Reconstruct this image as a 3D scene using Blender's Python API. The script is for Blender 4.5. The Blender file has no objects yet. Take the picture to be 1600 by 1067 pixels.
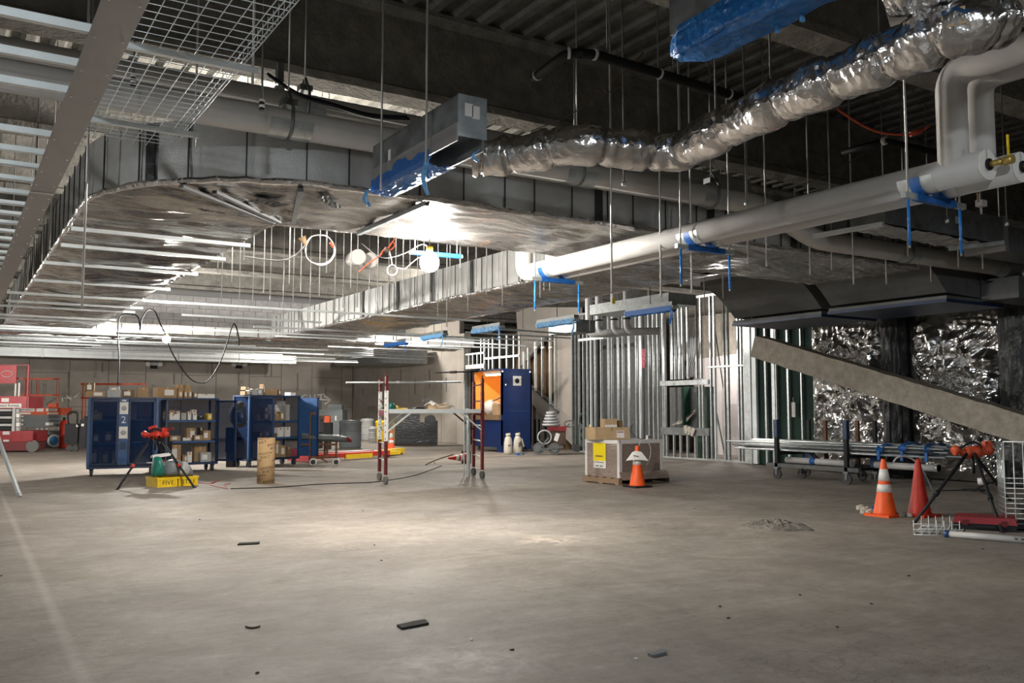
import bpy, math, random
from mathutils import Vector, Matrix, noise
random.seed(11)
SC = bpy.context.scene
COL = SC.collection
# ------------------------------------------------------------------ camera
FPX, EYE, CX, CY, HZ = 1400.0, 1.33, 800.0, 533.5, 640.0
PIT = math.atan((HZ-CY)/FPX); YAW = math.radians(32.1)
cam = bpy.data.objects.new('camera', bpy.data.cameras.new('camera'))
COL.objects.link(cam); SC.camera = cam
cam.data.sensor_width = 36.0; cam.data.lens = FPX*36/1600; cam.data.clip_end = 200
cam.location = (0, 0, EYE); cam.rotation_euler = (math.pi/2+PIT, 0, -YAW)
# ------------------------------------------------------------------ world, exposure
w = bpy.data.worlds.new('world'); SC.world = w; w.use_nodes = True
w.node_tree.nodes['Background'].inputs[0].default_value = (0.5, 0.6, 0.65, 1)
w.node_tree.nodes['Background'].inputs[1].default_value = 0.02
SC.view_settings.view_transform = 'Standard'; SC.view_settings.look = 'None'
SC.view_settings.gamma = 1; SC.view_settings.use_curve_mapping = False
SC.view_settings.exposure = -0.68
try:
    SC.cycles.sample_clamp_indirect = 6; SC.cycles.max_bounces = 8
except Exception: pass
# unseen bare lamps: temporary work lights of the same string, plus added fill lamps
def lamp(name, loc, watt, col=(1, .93, .84), r=.12, spot=None):
    if spot:
        l = bpy.data.lights.new(name, 'SPOT'); l.spot_size = math.radians(spot); l.spot_blend = .06
    else:
        l = bpy.data.lights.new(name, 'POINT')
    l.energy = watt; l.color = col; l.shadow_soft_size = r
    o = bpy.data.objects.new(name, l); COL.objects.link(o); o.location = loc
    return o
L_MAIN, L_FAR = 950, 1900
lamp('work_light_behind', (-1.5, -3.5, 4.25), 1600, (.90, .96, 1.0), .15, 178)
lamp('work_light_behind', (7.5, -4.0, 4.25), 450, (.90, .96, 1.0), .15, 178)
lamp('work_light_left', (-6.5, 8.0, 2.95), 650, (.97, .98, 1.0), .1)
lamp('work_light_left', (-4.0, 27.0, 2.95), 2600, (1, .93, .84), .1)
lamp('fill_light_above_duct', (3.7, 12.2, 4.35), 1100, (1, .93, .84), .1)  # added lamp hidden behind the front duct, brightens the far beams
lamp('work_light_room', (18.3, 18.0, 2.9), 260, (1, .93, .9), .15)
lamp('fill_light_right', (12.3, 21.6, 4.2), 1350, (1, .94, .87), .1)  # added unseen lamp behind the branch duct, lifts the far floor
lamp('fill_light_right', (13.6, 33.2, 4.0), 1500, (1, .93, .84), .1)  # added bare lamp without a fixture, lifts the far wall
# ------------------------------------------------------------------ pixel helpers (1600 x 1067 frame)
FH = (math.sin(YAW), math.cos(YAW)); RT = (math.cos(YAW), -math.sin(YAW))
def ray(u, v):
    a = (u-CX)/FPX; b = (CY-v)/FPX
    f = math.cos(PIT)-b*math.sin(PIT); h = math.sin(PIT)+b*math.cos(PIT)
    return (RT[0]*a+FH[0]*f, RT[1]*a+FH[1]*f, h)
def Hz(u, v, z): r = ray(u, v); t = (z-EYE)/r[2]; return Vector((r[0]*t, r[1]*t, z))
def G(u, v): return Hz(u, v, 0)
def PX(u, v, x): r = ray(u, v); t = x/r[0]; return Vector((x, r[1]*t, EYE+r[2]*t))
def PY(u, v, y): r = ray(u, v); t = y/r[1]; return Vector((r[0]*t, y, EYE+r[2]*t))
def GX(u, x): r = ray(u, HZ); return Vector((x, x*r[1]/r[0], 0))
def GY(u, y): r = ray(u, HZ); return Vector((y*r[0]/r[1], y, 0))
def at_depth(u, v, g):      # the point of pixel (u, v) in the vertical plane facing the viewer through ground point g
    r = ray(u, v); d = g[0]*FH[0]+g[1]*FH[1]; t = d/(r[0]*FH[0]+r[1]*FH[1])
    return Vector((r[0]*t, r[1]*t, EYE+r[2]*t))
# ------------------------------------------------------------------ materials
MATS = {}
def mat(name, col, rough=.6, metal=0., var=0., vs=6., bump=0., bs=40., col2=None, spec=.5, emit=None, alpha=None, kind='noise', detail=5, stretch=None, trans=0, bd=.02, bdet=6):
    m = bpy.data.materials.new(name); m.use_nodes = True; nt = m.node_tree; N = nt.nodes; L = nt.links
    b = N['Principled BSDF']
    b.inputs['Base Color'].default_value = (*col, 1); b.inputs['Roughness'].default_value = rough; b.inputs['Metallic'].default_value = metal
    b.inputs['Specular IOR Level'].default_value = spec
    tc = N.new('ShaderNodeTexCoord'); mp = N.new('ShaderNodeMapping'); L.new(tc.outputs['Object'], mp.inputs[0])
    if stretch: mp.inputs['Scale'].default_value = stretch
    if var:
        n = N.new('ShaderNodeTexNoise'); n.inputs['Scale'].default_value = vs; n.inputs['Detail'].default_value = detail; n.inputs['Roughness'].default_value = .65
        L.new(mp.outputs[0], n.inputs['Vector'])
        cr = N.new('ShaderNodeValToRGB'); cr.color_ramp.elements[0].position = .33; cr.color_ramp.elements[1].position = .7
        c2 = col2 or tuple(max(0, c*(1-var)) for c in col)
        cr.color_ramp.elements[0].color = (*c2, 1); cr.color_ramp.elements[1].color = (*[min(1, c*(1+var*.4)) for c in col], 1)
        L.new(n.outputs['Fac'], cr.inputs[0]); L.new(cr.outputs[0], b.inputs['Base Color'])
        if metal > .3:
            mr = N.new('ShaderNodeMapRange'); mr.inputs['To Min'].default_value = max(.05, rough-.12); mr.inputs['To Max'].default_value = min(1, rough+.12)
            L.new(n.outputs['Fac'], mr.inputs[0]); L.new(mr.outputs[0], b.inputs['Roughness'])
    if bump:
        if kind == 'crinkle':
            v1 = N.new('ShaderNodeTexVoronoi'); v1.feature = 'F1'; v1.inputs['Scale'].default_value = bs
            n2 = N.new('ShaderNodeTexNoise'); n2.inputs['Scale'].default_value = bs*.6; n2.inputs['Detail'].default_value = 3
            ad = N.new('ShaderNodeVectorMath'); sc = N.new('ShaderNodeVectorMath'); sc.operation = 'SCALE'; sc.inputs['Scale'].default_value = .12
            L.new(mp.outputs[0], n2.inputs['Vector']); L.new(n2.outputs['Color'], sc.inputs[0]); L.new(mp.outputs[0], ad.inputs[0]); L.new(sc.outputs[0], ad.inputs[1]); L.new(ad.outputs[0], v1.inputs['Vector'])
            src = v1.outputs['Distance']
        else:
            v1 = N.new('ShaderNodeTexNoise'); v1.inputs['Scale'].default_value = bs; v1.inputs['Detail'].default_value = bdet
            L.new(mp.outputs[0], v1.inputs['Vector']); src = v1.outputs['Fac']
        bp = N.new('ShaderNodeBump'); bp.inputs['Strength'].default_value = bump; bp.inputs['Distance'].default_value = bd
        L.new(src, bp.inputs['Height']); L.new(bp.outputs[0], b.inputs['Normal'])
    if emit:
        b.inputs['Emission Color'].default_value = (*emit[0], 1); b.inputs['Emission Strength'].default_value = emit[1]
    if alpha is not None: b.inputs['Alpha'].default_value = alpha
    if trans: b.inputs['Transmission Weight'].default_value = trans
    MATS[name] = m; return m
def floor_material():
    m = mat('concrete_floor', (.36, .325, .285), .62, spec=.35); nt = m.node_tree; N = nt.nodes; L = nt.links; b = N['Principled BSDF']
    tc = N.new('ShaderNodeTexCoord')
    def nz(s, d=6, r=.6, dist=0, st=None):
        n = N.new('ShaderNodeTexNoise'); n.inputs['Scale'].default_value = s; n.inputs['Detail'].default_value = d; n.inputs['Roughness'].default_value = r; n.inputs['Distortion'].default_value = dist
        if st:
            mp = N.new('ShaderNodeMapping'); mp.inputs['Scale'].default_value = st; mp.inputs['Rotation'].default_value = (0, 0, .5); L.new(tc.outputs['Object'], mp.inputs[0]); L.new(mp.outputs[0], n.inputs['Vector'])
        else: L.new(tc.outputs['Object'], n.inputs['Vector'])
        return n.outputs['Fac']
    def ramp(src, p0, p1, c0, c1):
        r = N.new('ShaderNodeValToRGB'); r.color_ramp.elements[0].position = p0; r.color_ramp.elements[1].position = p1
        r.color_ramp.elements[0].color = (*c0, 1); r.color_ramp.elements[1].color = (*c1, 1); L.new(src, r.inputs[0]); return r.outputs[0]
    def mix(a, bb, f, mode='MIX'):
        x = N.new('ShaderNodeMix'); x.data_type = 'RGBA'; x.blend_type = mode
        L.new(a, x.inputs['A']); L.new(bb, x.inputs['B'])
        if isinstance(f, float): x.inputs['Factor'].default_value = f
        else: L.new(f, x.inputs['Factor'])
        return x.outputs['Result']
    base = ramp(nz(.35, 8, .62, .6), .32, .70, (.27, .247, .222), (.44, .395, .342))
    fine = ramp(nz(7, 10, .75, 1.2), .36, .66, (.50, .48, .46), (1, 1, 1))
    blot = ramp(nz(1.1, 5, .6, 1.5), .40, .64, (.74, .72, .70), (1, 1, 1)); c = mix(mix(base, blot, .8, 'MULTIPLY'), fine, .5, 'MULTIPLY')
    streak = ramp(nz(1.6, 7, .7, 2.2, (.35, 2.2, 1)), .42, .60, (.66, .65, .64), (1, 1, 1))
    c = mix(c, streak, .38, 'MULTIPLY')
    scr = ramp(nz(2.2, 2, .5, 4.5), .485, .5, (1, 1, 1), (.55, .53, .5)); scr2 = ramp(nz(2.2, 2, .5, 4.5), .5, .515, (.55, .53, .5), (1, 1, 1))
    sm = N.new('ShaderNodeMix'); sm.data_type = 'RGBA'; sm.blend_type = 'LIGHTEN'; sm.inputs['Factor'].default_value = 1; L.new(scr, sm.inputs['A']); L.new(scr2, sm.inputs['B'])
    msk = ramp(nz(.5, 3, .5, 0), .5, .62, (0, 0, 0), (1, 1, 1))
    sm2 = mix(c, sm.outputs['Result'], msk, 'MULTIPLY')
    speck = ramp(nz(60, 2, .5, 0), .70, .74, (1, 1, 1), (.5, .48, .45)); c = mix(sm2, speck, .6, 'MULTIPLY')
    # spilled plaster dust patches and the old chalked saw-cut line
    def patch(x, y, rx, ry, col, amt):
        mp = N.new('ShaderNodeMapping'); mp.vector_type = 'POINT'; mp.inputs['Location'].default_value = (-x/rx, -y/ry, 0); mp.inputs['Scale'].default_value = (1/rx, 1/ry, 1)
        L.new(tc.outputs['Object'], mp.inputs[0]); g = N.new('ShaderNodeTexGradient'); g.gradient_type = 'SPHERICAL'; L.new(mp.outputs[0], g.inputs[0])
        ml = N.new('ShaderNodeMath'); ml.operation = 'MULTIPLY'; L.new(g.outputs['Fac'], ml.inputs[0]); L.new(ramp(nz(5, 8, .7, 1), .42, .66, (0, 0, 0), (amt, amt, amt)), ml.inputs[1])
        k = N.new('ShaderNodeRGB'); k.outputs[0].default_value = (*col, 1); return k.outputs[0], ml.outputs[0]
    p = G(700, 1035); k, f = patch(p.x, p.y, .55, .6, (.60, .58, .55), .9); c = mix(c, k, f)
    p = G(866, 843); k, f = patch(p.x, p.y, .5, .5, (.58, .5, .42), 1.5); c = mix(c, k, f)
    p = G(600, 930); k, f = patch(p.x, p.y, 1.6, 1.2, (.30, .26, .22), .8); c = mix(c, k, f)
    sx = N.new('ShaderNodeSeparateXYZ'); L.new(tc.outputs['Object'], sx.inputs[0])
    a, d = G(12, 795), G(130, 1060); sl = (d.x-a.x)/(d.y-a.y)
    my = N.new('ShaderNodeMath'); my.operation = 'MULTIPLY_ADD'; my.inputs[1].default_value = -sl; my.inputs[2].default_value = -(a.x-sl*a.y); L.new(sx.outputs['Y'], my.inputs[0])
    sb = N.new('ShaderNodeMath'); sb.operation = 'ADD'; L.new(sx.outputs['X'], sb.inputs[0]); L.new(my.outputs[0], sb.inputs[1])
    ab = N.new('ShaderNodeMath'); ab.operation = 'ABSOLUTE'; L.new(sb.outputs[0], ab.inputs[0])
    lm = N.new('ShaderNodeMapRange'); lm.inputs['From Min'].default_value = .012; lm.inputs['From Max'].default_value = .05; lm.inputs['To Min'].default_value = .2; lm.inputs['To Max'].default_value = 0; L.new(ab.outputs[0], lm.inputs[0])
    k = N.new('ShaderNodeRGB'); k.outputs[0].default_value = (.62, .58, .53, 1); c = mix(c, k.outputs[0], lm.outputs[0])
    L.new(c, b.inputs['Base Color'])
    mr = N.new('ShaderNodeMapRange'); mr.inputs['To Min'].default_value = .55; mr.inputs['To Max'].default_value = .85; L.new(nz(1.3, 5, .6, .5), mr.inputs[0]); L.new(mr.outputs[0], b.inputs['Roughness'])
    bp = N.new('ShaderNodeBump'); bp.inputs['Strength'].default_value = .35; bp.inputs['Distance'].default_value = .012; L.new(nz(9, 10, .7, .8), bp.inputs['Height']); L.new(bp.outputs[0], b.inputs['Normal'])
    return m
floor_material()
mat('sheathing', (.36, .33, .295), .8, var=.22, vs=.8, bump=.08, bs=60)
mat('sheathing_seam', (.17, .155, .14), .9)
mat('drywall', (.42, .38, .34), .8, var=.1, vs=2)
mat('pink_wall', (.74, .69, .67), .8, var=.06)
mat('fireproof', (.26, .25, .225), .95, var=.35, vs=5, bump=1.0, bs=22, spec=.08)
mat('fireproof_brown', (.36, .325, .275), .95, var=.28, vs=7, bump=.9, bs=30, spec=.1)
mat('deck', (.22, .215, .195), .9, var=.4, vs=2.5, bump=.7, bs=25, spec=.1)
mat('block', (.52, .52, .52), .85, var=.2, vs=5, bump=.4, bs=60)
mat('mortar', (.30, .30, .30), .9)
mat('galv', (.58, .625, .63), .36, .6, var=.25, vs=9)
mat('galv_bright', (.84, .90, .91), .34, .25, var=.1, vs=5)
mat('galv_dark', (.24, .26, .265), .45, .6, var=.35, vs=6)
mat('steel_plate', (.36, .355, .35), .5, .55, var=.12, vs=3)
mat('rod', (.62, .63, .62), .4, .6)
mat('wrap', (.42, .405, .385), .27, .88, var=.25, vs=3, bump=.8, bs=2.2, stretch=(.5, 2.4, 1), bd=.06, bdet=1.5)
mat('wrap_side', (.50, .51, .50), .45, .35, var=.16, vs=4, bump=.22, bs=90)
mat('foil', (.86, .86, .85), .2, 1., var=.05, bump=.12, bs=14, kind='crinkle')
mat('foil_fine', (.80, .79, .78), .22, 1., var=.08, bump=.55, bs=14, kind='crinkle')
mat('foil_dark', (.03, .033, .035), .45, .3, bump=.4, bs=12, kind='crinkle')
mat('white_jacket', (.60, .585, .56), .5, var=.07, vs=5, bump=.06, bs=12)
mat('pvc_grey', (.50, .50, .49), .42, var=.15, vs=6)
mat('iron_grey', (.12, .125, .125), .55, var=.2)
mat('black_pipe', (.006, .0065, .007), .55, spec=.2)
mat('black', (.014, .016, .018), .6, spec=.3)
mat('black_soft', (.03, .032, .035), .8, var=.3, vs=8, bump=.5, bs=12)
mat('rubber', (.05, .05, .05), .7)
mat('rubber_grey', (.12, .118, .115), .7)
mat('tape_blue', (.012, .12, .42), .5, var=.25, vs=14)
mat('film_blue', (.025, .20, .60), .3, bump=.7, bs=14, kind='crinkle', var=.3, vs=8)
mat('film_light', (.14, .42, .80), .35, bump=.6, bs=20, kind='crinkle')
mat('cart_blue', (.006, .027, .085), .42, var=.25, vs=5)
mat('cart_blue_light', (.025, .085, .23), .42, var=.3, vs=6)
mat('cabinet_blue', (.003, .020, .105), .38, var=.2, vs=3)
mat('mesh_blue', (.006, .025, .085), .8, alpha=.5, spec=.05)
mat('mesh_grey', (.35, .36, .37), .5, .3, alpha=.55)
mat('orange', (.95, .115, .012), .5, var=.12, vs=7)
mat('orange_red', (.55, .03, .012), .5, var=.15, vs=7)
mat('reflective', (.80, .79, .76), .35, var=.1, vs=12)
mat('orange_paint', (.60, .085, .03), .5, var=.2)
mat('red_paint', (.26, .008, .014), .42, var=.25, vs=5)
mat('pink_red', (.42, .035, .05), .42, var=.25, vs=3)
mat('maroon', (.16, .022, .022), .5, .3, var=.4, vs=14)
mat('yellow', (.85, .58, .015), .45, var=.15, vs=8)
mat('yellow_paper', (.92, .72, .01), .7)
mat('paper', (.78, .77, .74), .8, var=.08)
mat('paper_grey', (.5, .5, .5), .8)
mat('ink', (.03, .028, .026), .9, spec=.2)
mat('cardboard', (.36, .235, .125), .85, var=.14, vs=7)
mat('cardboard_dark', (.20, .125, .065), .85, var=.2, vs=7)
mat('cardboard_light', (.50, .35, .20), .85, var=.12, vs=7)
mat('tube_card', (.52, .345, .175), .8, var=.1, vs=6)
mat('wood', (.30, .20, .13), .85, var=.35, vs=6, stretch=(1, 6, 6))
mat('wood_dark', (.09, .06, .045), .8, var=.3)
mat('stretch_wrap', (.30, .235, .20), .28, var=.28, vs=9, bump=.4, bs=9, stretch=(1, 1, 4))
mat('white_foam', (.74, .72, .70), .5, var=.08)
mat('green_board', (.016, .042, .034), .85, var=.15, vs=2)
mat('green_bag', (.012, .16, .12), .4, bump=.5, bs=9)
mat('green_paint', (.01, .045, .03), .45)
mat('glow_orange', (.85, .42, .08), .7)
mat('grey_plastic', (.14, .16, .17), .45, var=.15)
mat('grey_light', (.40, .41, .41), .5, var=.15)
mat('jug', (.62, .58, .49), .45, var=.1)
mat('red_cord', (.5, .03, .02), .5)
mat('rust', (.17, .085, .05), .7, .3, var=.4, vs=12)
mat('wheel_blue', (.06, .28, .62), .5)
mat('clear_wrap', (.05, .055, .06), .18, var=.3, vs=3, bump=.6, bs=6, stretch=(1, 1, 5))
mat('rubble', (.20, .18, .155), .95, var=.4, vs=20, bump=1, bs=40)
mat('pink_cord', (.55, .16, .2), .6)
mat('brass', (.55, .40, .12), .4, .6)
mat('chalk', (.74, .72, .68), .9)
mat('bulb', (1, 1, 1), .4, emit=((1, .95, .88), 60))
mat('tube_lamp', (1, 1, 1), .4, emit=((1, .6, .3), 60))
mat('glass_globe', (.95, .95, .95), .1)
mat('red_dark', (.12, .006, .01), .5)
mat('black_band', (.03, .032, .032), .5)
mat('sand', (.55, .52, .44), .9, bump=.6, bs=15)
# ------------------------------------------------------------------ mesh building
class MB:
    def __init__(s): s.v = []; s.f = []; s.s = []
    def add(s, vs, fs, sm=False):
        o = len(s.v); s.v += [tuple(p) for p in vs]; s.f += [tuple(i+o for i in q) for q in fs]; s.s += [sm]*len(fs); return s
    def bx(s, x0, x1, y0, y1, z0, z1): return s.box(((x0+x1)/2, (y0+y1)/2, (z0+z1)/2), (x1-x0, y1-y0, z1-z0))
    def box(s, c, d, rz=0, M=None, taper=1.):
        M = M or Matrix.Rotation(rz, 3, 'Z'); c = Vector(c); vs = []
        for k in (-.5, .5):
            q = taper if k > 0 else 1.
            for a, b in ((-.5, -.5), (.5, -.5), (.5, .5), (-.5, .5)): vs.append(c+M@Vector((a*d[0]*q, b*d[1]*q, k*d[2])))
        return s.add(vs, [(3, 2, 1, 0), (4, 5, 6, 7), (0, 1, 5, 4), (1, 2, 6, 5), (2, 3, 7, 6), (3, 0, 4, 7)])
    def bar(s, p0, p1, w, h, up=(0, 0, 1)):          # rectangular bar between two points
        p0, p1 = Vector(p0), Vector(p1); d = (p1-p0).normalized(); up = Vector(up)
        if abs(d.dot(up)) > .99: up = Vector((1, 0, 0))
        a = d.cross(up).normalized()*w/2; b = a.cross(d).normalized()*h/2
        vs = [p+q for p in (p0, p1) for q in (-a-b, a-b, a+b, -a+b)]
        return s.add(vs, [(3, 2, 1, 0), (4, 5, 6, 7), (0, 1, 5, 4), (1, 2, 6, 5), (2, 3, 7, 6), (3, 0, 4, 7)])
    def cyl(s, p0, p1, r0, r1=None, n=12, cap=True, sm=True):
        return s.tube([p0, p1], [r0, r0 if r1 is None else r1], n, cap, sm)
    def tube(s, pts, r, n=8, cap=True, sm=True, closed=False):
        pts = [Vector(p) for p in pts]; R = list(r) if isinstance(r, (list, tuple)) else [r]*len(pts)
        m = len(pts); T = []
        for i in range(m):
            if closed: t = pts[(i+1) % m]-pts[i-1]
            else: t = pts[min(i+1, m-1)]-pts[max(i-1, 0)]
            T.append(t.normalized() if t.length > 1e-9 else Vector((0, 0, 1)))
        up = Vector((0, 0, 1)) if abs(T[0].z) < .9 else Vector((1, 0, 0))
        a = T[0].cross(up).normalized(); vs = []
        for i in range(m):
            a = (a-T[i]*a.dot(T[i]));  a = a.normalized() if a.length > 1e-6 else T[i].orthogonal().normalized(); b = T[i].cross(a)
            for k in range(n):
                t = 2*math.pi*k/n; vs.append(pts[i]+(a*math.cos(t)+b*math.sin(t))*R[i])
        fs = []
        for i in range(m if closed else m-1):
            j = (i+1) % m
            for k in range(n): fs.append((i*n+k, i*n+(k+1) % n, j*n+(k+1) % n, j*n+k))
        s.add(vs, fs, sm)
        if cap and not closed:
            o = len(s.v)-m*n
            s.f += [tuple(o+k for k in range(n-1, -1, -1)), tuple(o+(m-1)*n+k for k in range(n))]; s.s += [False, False]
        return s
    def lathe(s, prof, c=(0, 0, 0), n=16, M=None, sm=True):
        c = Vector(c); vs = []; fs = []; m = len(prof)
        for r, z in prof:
            for k in range(n):
                t = 2*math.pi*k/n; p = Vector((r*math.cos(t), r*math.sin(t), z)); vs.append(c+((M@p) if M else p))
        for i in range(m-1):
            for k in range(n): fs.append((i*n+k, i*n+(k+1) % n, (i+1)*n+(k+1) % n, (i+1)*n+k))
        s.add(vs, fs, sm); o = len(s.v)-m*n
        if prof[0][0] > 1e-4: s.f.append(tuple(o+k for k in range(n-1, -1, -1))); s.s.append(False)
        if prof[-1][0] > 1e-4: s.f.append(tuple(o+(m-1)*n+k for k in range(n))); s.s.append(False)
        return s
    def prism(s, poly, vec, sm=False):
        vec = Vector(vec); n = len(poly); a = [Vector(p) for p in poly]; vs = a+[p+vec for p in a]
        return s.add(vs, [tuple(range(n-1, -1, -1)), tuple(range(n, 2*n))]+[(i, (i+1) % n, n+(i+1) % n, n+i) for i in range(n)], sm)
    def grid(s, fn, nu, nv, sm=True, cu=False):
        vs = [fn(i/(nu-(0 if cu else 1)), j/(nv-1)) for j in range(nv) for i in range(nu)]; fs = []
        for j in range(nv-1):
            for i in range(nu if cu else nu-1): fs.append((j*nu+i, j*nu+(i+1) % nu, (j+1)*nu+(i+1) % nu, (j+1)*nu+i))
        return s.add(vs, fs, sm)
    def mesh(s, name, m):
        me = bpy.data.meshes.new(name); me.from_pydata(s.v, [], s.f); me.polygons.foreach_set('use_smooth', s.s)
        if m: me.materials.append(MATS[m])
        me.update(); return me
def link(name, data, parent=None, loc=None, rot=None):
    o = bpy.data.objects.new(name, data); COL.objects.link(o)
    if parent is not None: o.parent = parent
    if loc is not None: o.location = loc
    if rot is not None: o.rotation_euler = rot
    return o
def tag(o, label=None, cat=None, group=None, kind=None):
    if label: o['label'] = label
    if cat: o['category'] = cat
    if group: o['group'] = group
    if kind: o['kind'] = kind
    return o
def T(name, label, cat, loc=(0, 0, 0), rz=0., group=None, world=False):
    o = link(name, None, None, loc, (0, 0, rz)); o.empty_display_size = .1
    tag(o, label, cat, group)
    if world: WORLD[o.name] = True
    return o
WORLD = {}
def P(mb, name, m, parent, label=None, loc=None, rot=None):
    o = link(name, mb if isinstance(mb, bpy.types.Mesh) else mb.mesh(name, m), parent, loc, rot)
    if parent is not None and parent.name in WORLD and loc is None: o.location = -parent.location
    if label: o['label'] = label
    return o
def ONE(mb, name, m, label, cat, group=None, origin=None):        # a thing that is one mesh; origin: its base point
    me = mb.mesh(name, m)
    if origin is not None: me.transform(Matrix.Translation(-Vector(origin)))
    o = link(name, me, None, origin); return tag(o, label, cat, group)
def STR(mb, name, m, parent=None, stuff=False):
    o = link(name, mb.mesh(name, m) if mb else None, parent)
    if parent is None: o['kind'] = 'structure'
    if stuff: o['kind'] = 'stuff'
    return o
def text_mesh(txt, size, m, thick=.002, spacing=1.):
    c = bpy.data.curves.new('lettering', 'FONT'); c.body = txt; c.size = size; c.align_x = 'CENTER'; c.align_y = 'CENTER'; c.extrude = thick/2; c.space_character = spacing; c.resolution_u = 2
    o = bpy.data.objects.new('lettering', c); COL.objects.link(o)
    me = bpy.data.meshes.new_from_object(o.evaluated_get(bpy.context.evaluated_depsgraph_get())); bpy.data.objects.remove(o); bpy.data.curves.remove(c)
    me.materials.clear(); me.materials.append(MATS[m]); return me
def smooth_path(pts, n=6, closed=False):
    pts = [Vector(p) for p in pts]; out = []; m = len(pts)
    for i in range(m if closed else m-1):
        if closed: p0, p1, p2, p3 = pts[i-1], pts[i], pts[(i+1) % m], pts[(i+2) % m]
        else: p0, p1, p2, p3 = pts[max(i-1, 0)], pts[i], pts[i+1], pts[min(i+2, m-1)]
        for k in range(n):
            t = k/n; out.append(.5*((2*p1)+(p2-p0)*t+(2*p0-5*p1+4*p2-p3)*t*t+(3*p1-p0-3*p2+p3)*t**3))
    if not closed: out.append(pts[-1])
    return out
def elbow_path(pts, r, n=6):       # polyline with circular-ish bends
    pts = [Vector(p) for p in pts]; out = [pts[0]]
    for i in range(1, len(pts)-1):
        a = (pts[i-1]-pts[i]).normalized()*r; b = (pts[i+1]-pts[i]).normalized()*r
        for k in range(n+1):
            t = k/n; out.append(pts[i]+a*(1-t)**2+b*t*t)
    out.append(pts[-1]); return out
def fbm(p, s, o=3):
    p = Vector(p)*s; a = 1.; t = 0.
    for _ in range(o): t += a*noise.noise(p); p = p*2.03; a *= .5
    return t
ORD = ['first', 'second', 'third', 'fourth', 'fifth', 'sixth', 'seventh', 'eighth', 'ninth', 'tenth', 'eleventh', 'twelfth']
def c_profile(w, d, t=.004, lip=.012):       # open C section: web along y (width w), flanges along x (depth d)
    return [(0, -w/2), (d, -w/2), (d, -w/2+lip), (d-t, -w/2+lip), (d-t, -w/2+t), (t, -w/2+t), (t, w/2-t), (d-t, w/2-t), (d-t, w/2-lip), (d, w/2-lip), (d, w/2), (0, w/2)]
# ================================================================== the setting
DECK = 5.85
# floor
f = STR(MB().bx(-14, 21.5, -12, 43, -.2, 0), 'floor', 'concrete_floor')
# ceiling deck with flutes along Y, beams along X
cb = MB(); per = .32; x = -14.; prof = []
while x < 21.5:
    prof += [(x, DECK), (x+.05, DECK+.075), (x+.17, DECK+.075), (x+.22, DECK)]; x += per
n = len(prof)
cb.add([(a, -12, b) for a, b in prof]+[(a, 43, b) for a, b in prof], [(i, i+1, n+i+1, n+i) for i in range(n-1)])
cb.bx(-14, 21.5, -12, 43, DECK+.09, DECK+.2)
ceil = STR(cb, 'ceiling', 'deck')
def beam_mesh(x0, x1, hw=.175, zb=4.8, seed=0):
    # sprayed I-beam, lumpy: profile swept along X
    pr = [(-hw, zb), (hw, zb), (hw, zb+.09), (.05+.03, zb+.14), (.08, DECK-.12), (hw, DECK-.05), (hw, DECK), (-hw, DECK), (-hw, DECK-.05), (-.08, DECK-.12), (-.08, zb+.14), (-hw, zb+.09)]
    m = MB(); k = len(pr); ns = max(2, int((x1-x0)/.25)); vs = []
    for i in range(ns+1):
        x = x0+(x1-x0)*i/ns
        for j, (y, z) in enumerate(pr):
            d = .012*noise.noise(Vector((x*4, j*1.7+seed, seed))); vs.append((x, y+d, z+(d if z < DECK-.2 else 0)))
    fs = [(i*k+j, (i+1)*k+j, (i+1)*k+(j+1) % k, i*k+(j+1) % k) for i in range(ns) for j in range(k)]
    m.add(vs, fs); m.f.append(tuple(range(k))); m.s.append(False); m.f.append(tuple(range(ns*k+k-1, ns*k-1, -1))); m.s.append(False); return m
for i in range(-3, 10):
    y = 9.03+3.55*i
    o = STR(beam_mesh(-13.9, 21.4, seed=i), 'beam', 'fireproof', ceil); o.location = (0, y, 0)
# girders along Y
gm = MB()
for gx in (10.9, -6.5):
    g = MB(); g.bx(gx-.2, gx+.2, -12, 43, 4.55, 4.66); g.bx(gx-.08, gx+.08, -12, 43, 4.66, DECK-.1); g.bx(gx-.2, gx+.2, -12, 43, DECK-.1, DECK)
    if gx < 0: STR(g, 'girder', 'fireproof', ceil)
# far wall of boards
wb = STR(MB().bx(-14, 21.5, 42.02, 42.2, 0, DECK), 'wall_back', 'sheathing_seam')
x = -13.9; i = 0
while x < 16.9:
    w_ = min(1.515, 16.98-x); zs = [0, 2.88, DECK-.02] if i % 2 else [0, 1.45, 4.35, DECK-.02]
    for a, b in zip(zs[:-1], zs[1:]):
        o = STR(MB().bx(x+.012, x+w_-.012, 41.99, 42.02, a+.012, b-.012), 'board', 'sheathing', wb)
    x += 1.515; i += 1
# printed board marks
logo = text_mesh('PROOF', .22, 'sheathing_seam', .004)
for k, (u, v) in enumerate(((150, 577), (325, 572), (416, 577), (378, 606), (70, 612), (500, 606), (240, 612))):
    p = PY(u, v, 41.985)
    P(logo, 'board_print', None, wb, loc=p, rot=(math.pi/2, -math.pi/2, 0))
for k, (u, v0, v1) in enumerate(((107, 580, 606), (373, 581, 604), (465, 583, 610), (509, 607, 622), (424, 566, 588), (160, 566, 582), (331, 566, 590), (272, 583, 600))):
    a, b = PY(u, v0, 41.985), PY(u, v1, 41.985); P(MB().bar(a, b, .06, .004, (0, 1, 0)), 'board_print', 'sheathing_seam', wb)
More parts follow.
